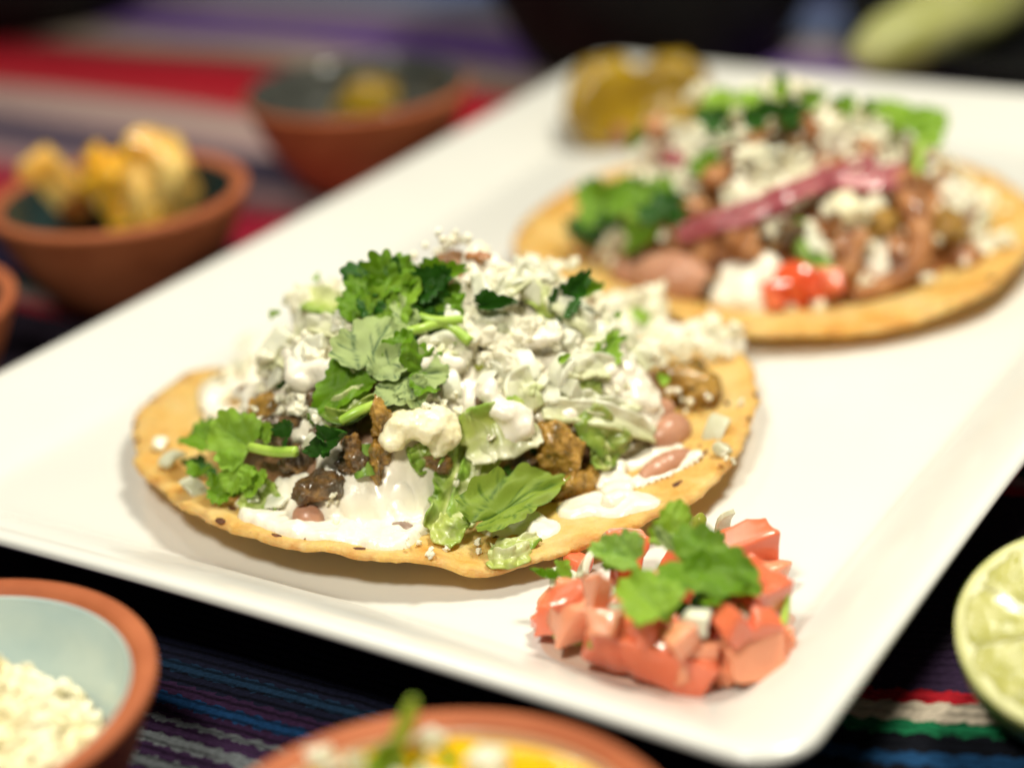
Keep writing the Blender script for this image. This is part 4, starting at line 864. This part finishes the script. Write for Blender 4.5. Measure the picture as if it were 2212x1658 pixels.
for k, (px, py, z, s_, mt) in enumerate([(1230, 1290, .0205, .0050, 'tomato'), (1310, 1350, .0215, .0048, 'tomato_pale'), (1390, 1360, .0215, .0045, 'tomato'), (1470, 1380, .0215, .0042, 'tomato_pale'), (1580, 1350, .0220, .0050, 'tomato'), (1645, 1345, .0210, .0045, 'tomato'), (1560, 1250, .0205, .0050, 'tomato_pale'), (1620, 1225, .0230, .0042, 'tomato'), (1175, 1340, .0120, .0034, 'tomato'), (1700, 1400, .0120, .0036, 'tomato_pale'), (1330, 1430, .0118, .0034, 'tomato'), (1560, 1455, .0120, .0036, 'tomato_pale')]):
    piece('tomato_piece', TOMA, k % 5, mt, D_, pz(px, py, z), s_, rg)
for k, (px, py, z, s_, mt, lib) in enumerate([(1265, 1215, .018, .0050, 'onion', SHELL), (1225, 1250, .016, .0050, 'onion', SHELL), (1330, 1315, .024, .0022, 'onion', DICE), (1500, 1345, .0225, .0045, 'onion', DICE), (1620, 1340, .020, .0060, 'onion', SHELL), (1560, 1130, .019, .0045, 'onion_clear', SHELL), (1640, 1330, .0165, .006, 'onion', DICE)]):
    piece('onion_piece', lib, k % 4, mt, D_, pz(px, py, z), s_, rg)
for (px, py, z, a) in [(1300, 1390, .0165, (.0018, .003, .006)), (1235, 1375, .0125, (.006, .003, .003)), (1505, 1140, .019, (.005, .004, .003))]:
    piece('chile_piece', DICE, 2, 'tomatillo', D_, pz(px, py, z), a, rg)
for (b, t, zb, zt, mt, k, wd) in [((1410, 1190), (1640, 1275), .030, .026, 'cilantro', 6, .70), ((1480, 1290), (1630, 1230), .025, .027, 'cilantro', 0, .8), ((1500, 1230), (1590, 1180), .027, .028, 'cilantro', 2, .8), ((1440, 1200), (1470, 1080), .026, .034, 'cilantro_light', 6, .8), ((1400, 1210), (1280, 1190), .027, .026, 'scallion', 0, .75), ((1380, 1200), (1300, 1220), .026, .024, 'cilantro', 6, .9), ((1470, 1200), (1400, 1150), .027, .029, 'cilantro_pale', 3, .6), ((1455, 1345), (1345, 1250), .026, .028, 'cilantro_light', 6, .8), ((1400, 1250), (1440, 1340), .026, .023, 'cilantro_light', 6, .8), ((1480, 1290), (1520, 1340), .022, .02, 'cilantro_dark', 2, 1.1), ((1520, 1270), (1600, 1290), .024, .023, 'cilantro', 5, .8), ((1250, 1240), (1180, 1280), .019, .014, 'cilantro_light', 2, .7), ((1220, 1250), (1150, 1250), .018, .016, 'cilantro', 3, .4), ((1520, 1200), (1560, 1160), .024, .024, 'cilantro_dark', 1, .8), ((1430, 1170), (1400, 1150), .026, .028, 'cilantro_dark', 3, .8), ((1500, 1350), (1550, 1330), .02, .02, 'cilantro_dark', 3, .8)]:
    leaf(D_, pz(*b, zb), pz(*t, zt), Vector((0, -.1, 1)) + VIEW * .7, mt, k, wd)
def juice():
    V = [(pc.x, pc.y, WELL + .0007)]; n = 90; c0 = at(1435, 1385, WELL)
    for j in range(1, 7):
        for i in range(n):
            a = 2 * math.pi * i / n; r = .0225 * (1 + .28 * noise.noise(Vector((math.cos(a) * 1.6, math.sin(a) * 1.6, 4)))) * j / 6
            V.append((c0.x + math.cos(a) * r * 1.1, c0.y + math.sin(a) * r, WELL + (.0007 if j < 5 else (.0005 if j == 5 else -.0002))))
    F = [(0, 1 + i, 1 + (i + 1) % n) for i in range(n)]
    for j in range(5):
        for i in range(n): b0 = 1 + j * n; F.append((b0 + i, b0 + n + i, b0 + n + (i + 1) % n, b0 + (i + 1) % n))
    mesh('tomato_juice', V, F, M['juice'], D_)
juice()
tube('cilantro_stem', [pz(1700, 1270, .022), pz(1698, 1310, .019), pz(1690, 1350, .017)], [.0006, .0007, .0008], 'stem', D_)

# ================================================================= pickled peppers behind the rear tostada
def pepper(px, py, z, r, h, yaw, label, k, lean):
    sp = []
    for i in range(10):
        a = i * .628; sp.append((Vector((math.cos(a) * r * .72, math.sin(a) * r * .72, 0)), (r * .42, r * .42, h * .5)))
    for i in range(5): sp.append((Vector((math.cos(i * 1.26) * r * .3, math.sin(i * 1.26) * r * .3, 0)), (r * .4, r * .4, h * .4)))
    me = blob_mesh('pickled_pepper_slice', sp, .0010, 5, .0012, 120, k)
    p = at(px, py, z)
    o = link('pickled_pepper_slice', me, M['pepper'], None, Matrix.Translation(p) @ Matrix.Rotation(yaw, 4, 'Z') @ Matrix.Rotation(lean, 4, 'X'))
    tag(o, label, 'pepper', 'pickled peppers at the back of the plate')
pepper(1315, 225, .0225, .0135, .012, .35, 'yellow pickled pepper slice standing upright at the far left plate corner', 1, 1.35)
pepper(1450, 198, .0200, .0115, .012, -.3, 'yellow pickled pepper slice peeking out behind the rear tostada', 2, 1.2)

# ================================================================= clay bowls
RB, HB = .0362, .030
def clay_bowl(c, label, glaze, r=RB, h=HB, lip=False):
    o = thing('clay_bowl', (c[0], c[1], 0), label, 'bowl', 'small clay bowls around the plate'); k = r / RB
    out = curve_prof([(.016 * k, -.001), (.019 * k, 0), (.0245 * k, .006), (.0305 * k, .016), (.0345 * k, .0255), (.0360 * k, .0290), (.0352 * k, .0304), (.0330 * k, .0302), (.0315 * k, .0288)])
    lathe('body', out + [(.0316 * k, .0262), (.0298 * k, .0196), (.0248 * k, .0108), (.0165 * k, .0052), (.006 * k, .0040), (.0005, .0040)], M['clay'], o, 96, (c[0], c[1], 0), .012)
    inn = curve_prof([(.0314 * k, .0291), (.0306 * k, .0262), (.0285 * k, .0200), (.0235 * k, .0118), (.0160 * k, .0072), (.006 * k, .0060), (.0005, .0060)])
    if lip: inn = [(.0346 * k, .0312), (.0330 * k, .0310)] + inn
    # the glazed lining, a thin shell inside the clay
    V = []; F = []; n = 96
    for (rr_, z) in inn:
        for i in range(n): a = 2 * math.pi * i / n; V.append((c[0] + rr_ * math.cos(a), c[1] + rr_ * math.sin(a), z))
    for j in range(len(inn) - 1):
        for i in range(n): F.append((j * n + i, (j + 1) * n + i, (j + 1) * n + (i + 1) % n, j * n + (i + 1) % n))
    g = mesh('glazed_lining', V, F, M[glaze], o)
    s = g.modifiers.new('t', 'SOLIDIFY'); s.thickness = .0006; s.offset = 1
    return o
p = at(-150, 1500, HB); CHB = (p.x, p.y)
clay_bowl(CHB, 'terracotta bowl with pale blue glaze holding grated cheese, near left corner', 'glaze_blue')
p = at(930, 1862, HB); SAB = (p.x, p.y)
clay_bowl(SAB, 'terracotta bowl of yellow salsa in front of the plate', 'glaze_sand')
p = at(255, 415, HB); FRB = (p.x, p.y)
clay_bowl(FRB, 'terracotta bowl with dark glaze holding orange fruit chunks', 'glaze_dark')
p = at(770, 190, HB); BKB = (p.x, p.y)
clay_bowl(BKB, 'farthest terracotta bowl with gray glaze and yellow pieces inside', 'glaze_gray', lip=True)
p = at(25, 655, HB); clay_bowl((p.x - RB, p.y + .004), 'terracotta bowl mostly cut off by the left edge', 'glaze_dark')
# grated cheese
def grated():
    rng = random.Random(5); V = []; F = []; n = 0
    for i in range(2600):
        a = rng.uniform(0, 2 * math.pi); q = math.sqrt(rng.random()); r = q * .0245
        hz = .0160 + .0150 * (1 - q ** 2) + .0025 * noise.noise(Vector((math.cos(a) * q * 3, math.sin(a) * q * 3, 1)))
        z = hz - rng.random() ** 2 * .004 + (rng.random() < .04) * .002
        L = rng.uniform(.0012, .0042); wd = rng.uniform(.00035, .0007)
        d = Vector((rng.gauss(0, 1), rng.gauss(0, 1), rng.gauss(0, .5))).normalized(); s = d.cross(Vector((rng.gauss(0, .4), rng.gauss(0, .4), 1))).normalized(); u = s.cross(d)
        c = Vector((CHB[0] + .001 + r * math.cos(a), CHB[1] - .001 + r * math.sin(a), z)); bend = rng.uniform(-.3, .3)
        for f in (-1, -.33, .33, 1):
            e = c + d * L * .5 * f + u * (bend * L * (f * f))
            for (p_, q_) in ((1, 1), (-1, 1), (-1, -1), (1, -1)): V.append(e + s * wd * p_ + u * wd * q_ * .7)
        for j in range(3):
            for k in range(4): F.append((n + j * 4 + k, n + j * 4 + (k + 1) % 4, n + j * 4 + 4 + (k + 1) % 4, n + j * 4 + 4 + k))
        F.append((n + 3, n + 2, n + 1, n)); F.append((n + 12, n + 13, n + 14, n + 15)); n += 16
    # the heap's solid core
    K = 40; b0 = len(V)
    for j in range(9):
        q = j / 8 * .98
        for i in range(K):
            a = 2 * math.pi * i / K; V.append(Vector((CHB[0] + .001 + .0235 * q * math.cos(a), CHB[1] - .001 + .0235 * q * math.sin(a), .0142 + .0150 * (1 - q ** 2))))
    for j in range(8):
        for i in range(K): F.append((b0 + j * K + i, b0 + (j + 1) * K + i, b0 + (j + 1) * K + (i + 1) % K, b0 + j * K + (i + 1) % K))
    o = mesh('grated_cheese', V, F, M['shred'], None, smooth=False)
    tag(o, 'heap of finely grated pale cheese in the blue glazed bowl', 'cheese', kind='stuff')
grated()
# salsa
S_ = thing('salsa', (SAB[0], SAB[1], .006), 'yellow salsa with onion cubes and a green sprig in front bowl', 'salsa')
V = []; F = []; n = 80
for j in range(16):
    r = .0303 * j / 15 + .0002
    for i in range(n):
        a = 2 * math.pi * i / n; x, y = r * math.cos(a), r * math.sin(a)
        V.append((SAB[0] + x, SAB[1] + y, 0.0277 + .0007 * noise.noise(Vector((x * 160, y * 160, 0))) + (.0006 if j == 15 else 0)))
for j in range(15):
    for i in range(n): F.append((j * n + i, (j + 1) * n + i, (j + 1) * n + (i + 1) % n, j * n + (i + 1) % n))
F.append(tuple(range(n)))
mesh('salsa_surface', V, F, M['salsa'], S_)
rg = random.Random(77)
for (px, py, s_, mt, lib) in [(690, 1632, .0045, 'onion', DICE), (730, 1650, .004, 'onion', SHELL), (925, 1597, .0042, 'onion', DICE), (1050, 1650, .0050, 'onion', DICE), (1080, 1660, .004, 'onion', SHELL), (770, 1655, .0042, 'onion_clear', SHELL), (930, 1700, .005, 'onion', DICE), (860, 1720, .005, 'onion', SHELL), (1000, 1740, .005, 'onion', DICE), (700, 1720, .005, 'onion', DICE)]:
    piece('onion_piece', lib, rg.randrange(4), mt, S_, at(px, py, .0288), s_, rg)
for (b, t, zb, zt, mt, k, wd) in [((850, 1655), (885, 1535), .026, .0375, 'cilantro_light', 7, .5), ((880, 1680), (860, 1600), .026, .031, 'cilantro', 3, .5), ((985, 1665), (950, 1610), .027, .030, 'cilantro_light', 1, .8), ((840, 1690), (790, 1640), .027, .030, 'cilantro_light', 0, .8), ((900, 1690), (920, 1630), .027, .031, 'cilantro', 6, .7), ((750, 1665), (700, 1635), .026, .028, 'cilantro', 3, .8), ((820, 1670), (830, 1640), .026, .028, 'cilantro_dark', 2, .9)]:
    leaf(S_, at(*b, zb), at(*t, zt), Vector((0, -.1, 1)) + VIEW * .7, mt, k, wd)
tube('green_sprig', [at(838, 1670, .027), at(862, 1600, .031), at(882, 1545, .036), at(892, 1508, .0395)], [.0020, .0021, .0016, .0006], 'stem', S_, flat=.5)
# fruit chunks
def chunk_thing(name, px, py, z, size, mat, label, cat, group, seed, st=(1, 1, 1)):
    o = link(name, hull_chunk(name, Vector((0, 0, 0)), size, st, size * .05, size * .035, 1.3 / size, seed, 3), M[mat], None, Matrix.Translation(at(px, py, z)))
    return tag(o, label, cat, group)
g_ = 'fruit chunks in the dark glazed bowl'
chunk_thing('fruit_chunk', 345, 390, .0300, .0185, 'fruit_pale', 'tallest pale yellow fruit chunk at right in the dark glazed bowl', 'fruit', g_, 3, (.75, .8, 1.35))
chunk_thing('fruit_chunk', 255, 400, .0280, .0160, 'fruit', 'orange fruit chunk in the middle of the dark glazed bowl', 'fruit', g_, 4, (.8, .9, 1.2))
chunk_thing('fruit_chunk', 110, 420, .0245, .0145, 'fruit_pale', 'yellow fruit chunk at the left inside the dark glazed bowl', 'fruit', g_, 5, (.9, .8, 1.2))
chunk_thing('fruit_chunk', 195, 450, .0220, .0100, 'fruit_char', 'browned charred fruit bit at the front of the dark glazed bowl', 'fruit', g_, 6, (1.2, .8, .7))
chunk_thing('fruit_chunk', 300, 465, .0215, .0110, 'fruit', 'low orange fruit chunk at the front right of the dark glazed bowl', 'fruit', g_, 7, (1.3, .8, .8))
g_ = 'yellow pieces in the farthest clay bowl'
chunk_thing('pepper_piece', 790, 212, .020, .0140, 'pepper', 'shiny yellow pepper piece in the middle of the farthest bowl', 'pepper', g_, 8, (1.1, .9, .8))
chunk_thing('pepper_piece', 715, 228, .017, .0105, 'pepper', 'low yellow pepper piece at the front of the farthest bowl', 'pepper', g_, 9, (1.2, .9, .7))
chunk_thing('pepper_piece', 880, 178, .017, .0100, 'pepper', 'yellow pepper piece at the right side of the farthest bowl', 'pepper', g_, 10, (1, .9, .8))

# ================================================================= halved lime at the right
def lime():
    r = .0205; c = at(2335, 1360, .0185); ax = Vector((-.12, -.40, .90)).normalized()
    o = thing('lime_half', (c.x, c.y, 0), 'halved lime with its cut face up at the right edge', 'lime')
    Mx = frame(c, Vector((0, 0, 1)).cross(ax), ax)
    def put(name, V, F, mat): return mesh(name, [Mx @ Vector(v) for v in V], F, M[mat], o)
    n = 64; V = []; F = []; prof = [(r * math.cos(t), -r * 1.05 * math.sin(t)) for t in np.linspace(0, math.pi / 2 - .02, 20)]
    for (a, z) in prof:
        for i in range(n): t = 2 * math.pi * i / n; k = 1 + .012 * noise.noise(Vector((math.cos(t) * 2, math.sin(t) * 2, z * 100))); V.append((a * k * math.cos(t), a * k * math.sin(t), z))
    for j in range(19):
        for i in range(n): F.append((j * n + i, (j + 1) * n + i, (j + 1) * n + (i + 1) % n, j * n + (i + 1) % n))
    F.append(tuple(19 * n + i for i in range(n))); put('rind', V, F, 'rind')
    V = []; F = []
    for (a, z) in ((r * 1.0, -.0006), (r * .985, .0003), (r * .93, .0003), (r * .5, -.0003), (.0006, 0)):
        for i in range(n): t = 2 * math.pi * i / n; V.append((a * math.cos(t), a * math.sin(t), z))
    for j in range(4):
        for i in range(n): F.append((j * n + i, j * n + (i + 1) % n, (j + 1) * n + (i + 1) % n, (j + 1) * n + i))
    put('pith', V, F, 'pith')
    for s in range(9):
        t0 = 2 * math.pi * s / 9 + .004 + .1; t1 = 2 * math.pi * (s + 1) / 9 - .004 + .1; V = []; F = []; A_, B_ = 9, 8
        for j in range(B_):
            for i in range(A_):
                u = i / (A_ - 1); v = j / (B_ - 1); t = t0 + (t1 - t0) * u; a = r * (.06 + .86 * v)
                edge = min(u, 1 - u) * 2; e2 = min(v, 1 - v) * 2
                a *= 1 - .05 * (1 - min(1, edge * 2.5)) * (v > .8)
                V.append((a * math.cos(t), a * math.sin(t), .0003 + .00018 * min(1, edge * 2.2) ** .6 * min(1, e2 * 3) ** .6 + .0004 * noise.noise(Vector((a * 300, t * 8, s)))))
        for j in range(B_ - 1):
            for i in range(A_ - 1): F.append((j * A_ + i, (j + 1) * A_ + i, (j + 1) * A_ + i + 1, j * A_ + i + 1))
        put('segment', V, F, 'pulp')
lime()

# ================================================================= dark things at the back
def black_bowl(c, r, h, label, name='black_bowl'):
    k = r; o = lathe(name, curve_prof([(.62 * k, 0), (.70 * k, .002), (.86 * k, h * .30), (.95 * k, h * .72), (1.0 * k, h), (.95 * k, h * 1.01), (.90 * k, h * .9), (.74 * k, h * .42), (.4 * k, h * .2), (.001, h * .18)]), M['black'], None, 72, (c[0], c[1], 0))
    return tag(o, label, 'bowl', 'black bowls at the back')
black_bowl((.066, .725), .070, .075, 'large black bowl behind the plate, cut by the top edge')
black_bowl((-.205, .880), .070, .05, 'black bowl in the far top left corner')
black_bowl((.262, .690), .128, .014, 'low black dish at the top right holding a pale green slice')
def slice_():
    pts = [at(1838, 128, .015), at(1925, 94, .018), at(2045, 44, .020), at(2165, -6, .020), at(2290, -58, .019)]
    Q = spline(pts, 8); V = []; F = []; n = len(Q); K = 14
    for i, q in enumerate(Q):
        f = i / (n - 1); d = (Q[min(i + 1, n - 1)] - Q[max(i - 1, 0)]).normalized(); x = d.cross(Vector((0, 0, 1))).normalized(); z = x.cross(d)
        r = .0172 * (math.sin(math.pi * (.03 + .94 * f))) ** .85
        for k in range(K): a = 2 * math.pi * k / K; rn = r * (1 + .22 * noise.noise(Vector((f * 5, math.cos(a) * 1.4, math.sin(a) * 1.4)))); V.append(q + x * math.cos(a) * rn * .9 + z * math.sin(a) * rn * .8)
    for i in range(n - 1):
        for k in range(K): F.append((i * K + k, i * K + (k + 1) % K, (i + 1) * K + (k + 1) % K, (i + 1) * K + k))
    F.append(tuple(range(K))[::-1]); F.append(tuple((n - 1) * K + k for k in range(K)))
    o = mesh('avocado_slice', V, F, M['lime_wedge'])
    tag(o, 'pale green crescent slice lying on the black dish at top right', 'slice')
slice_()
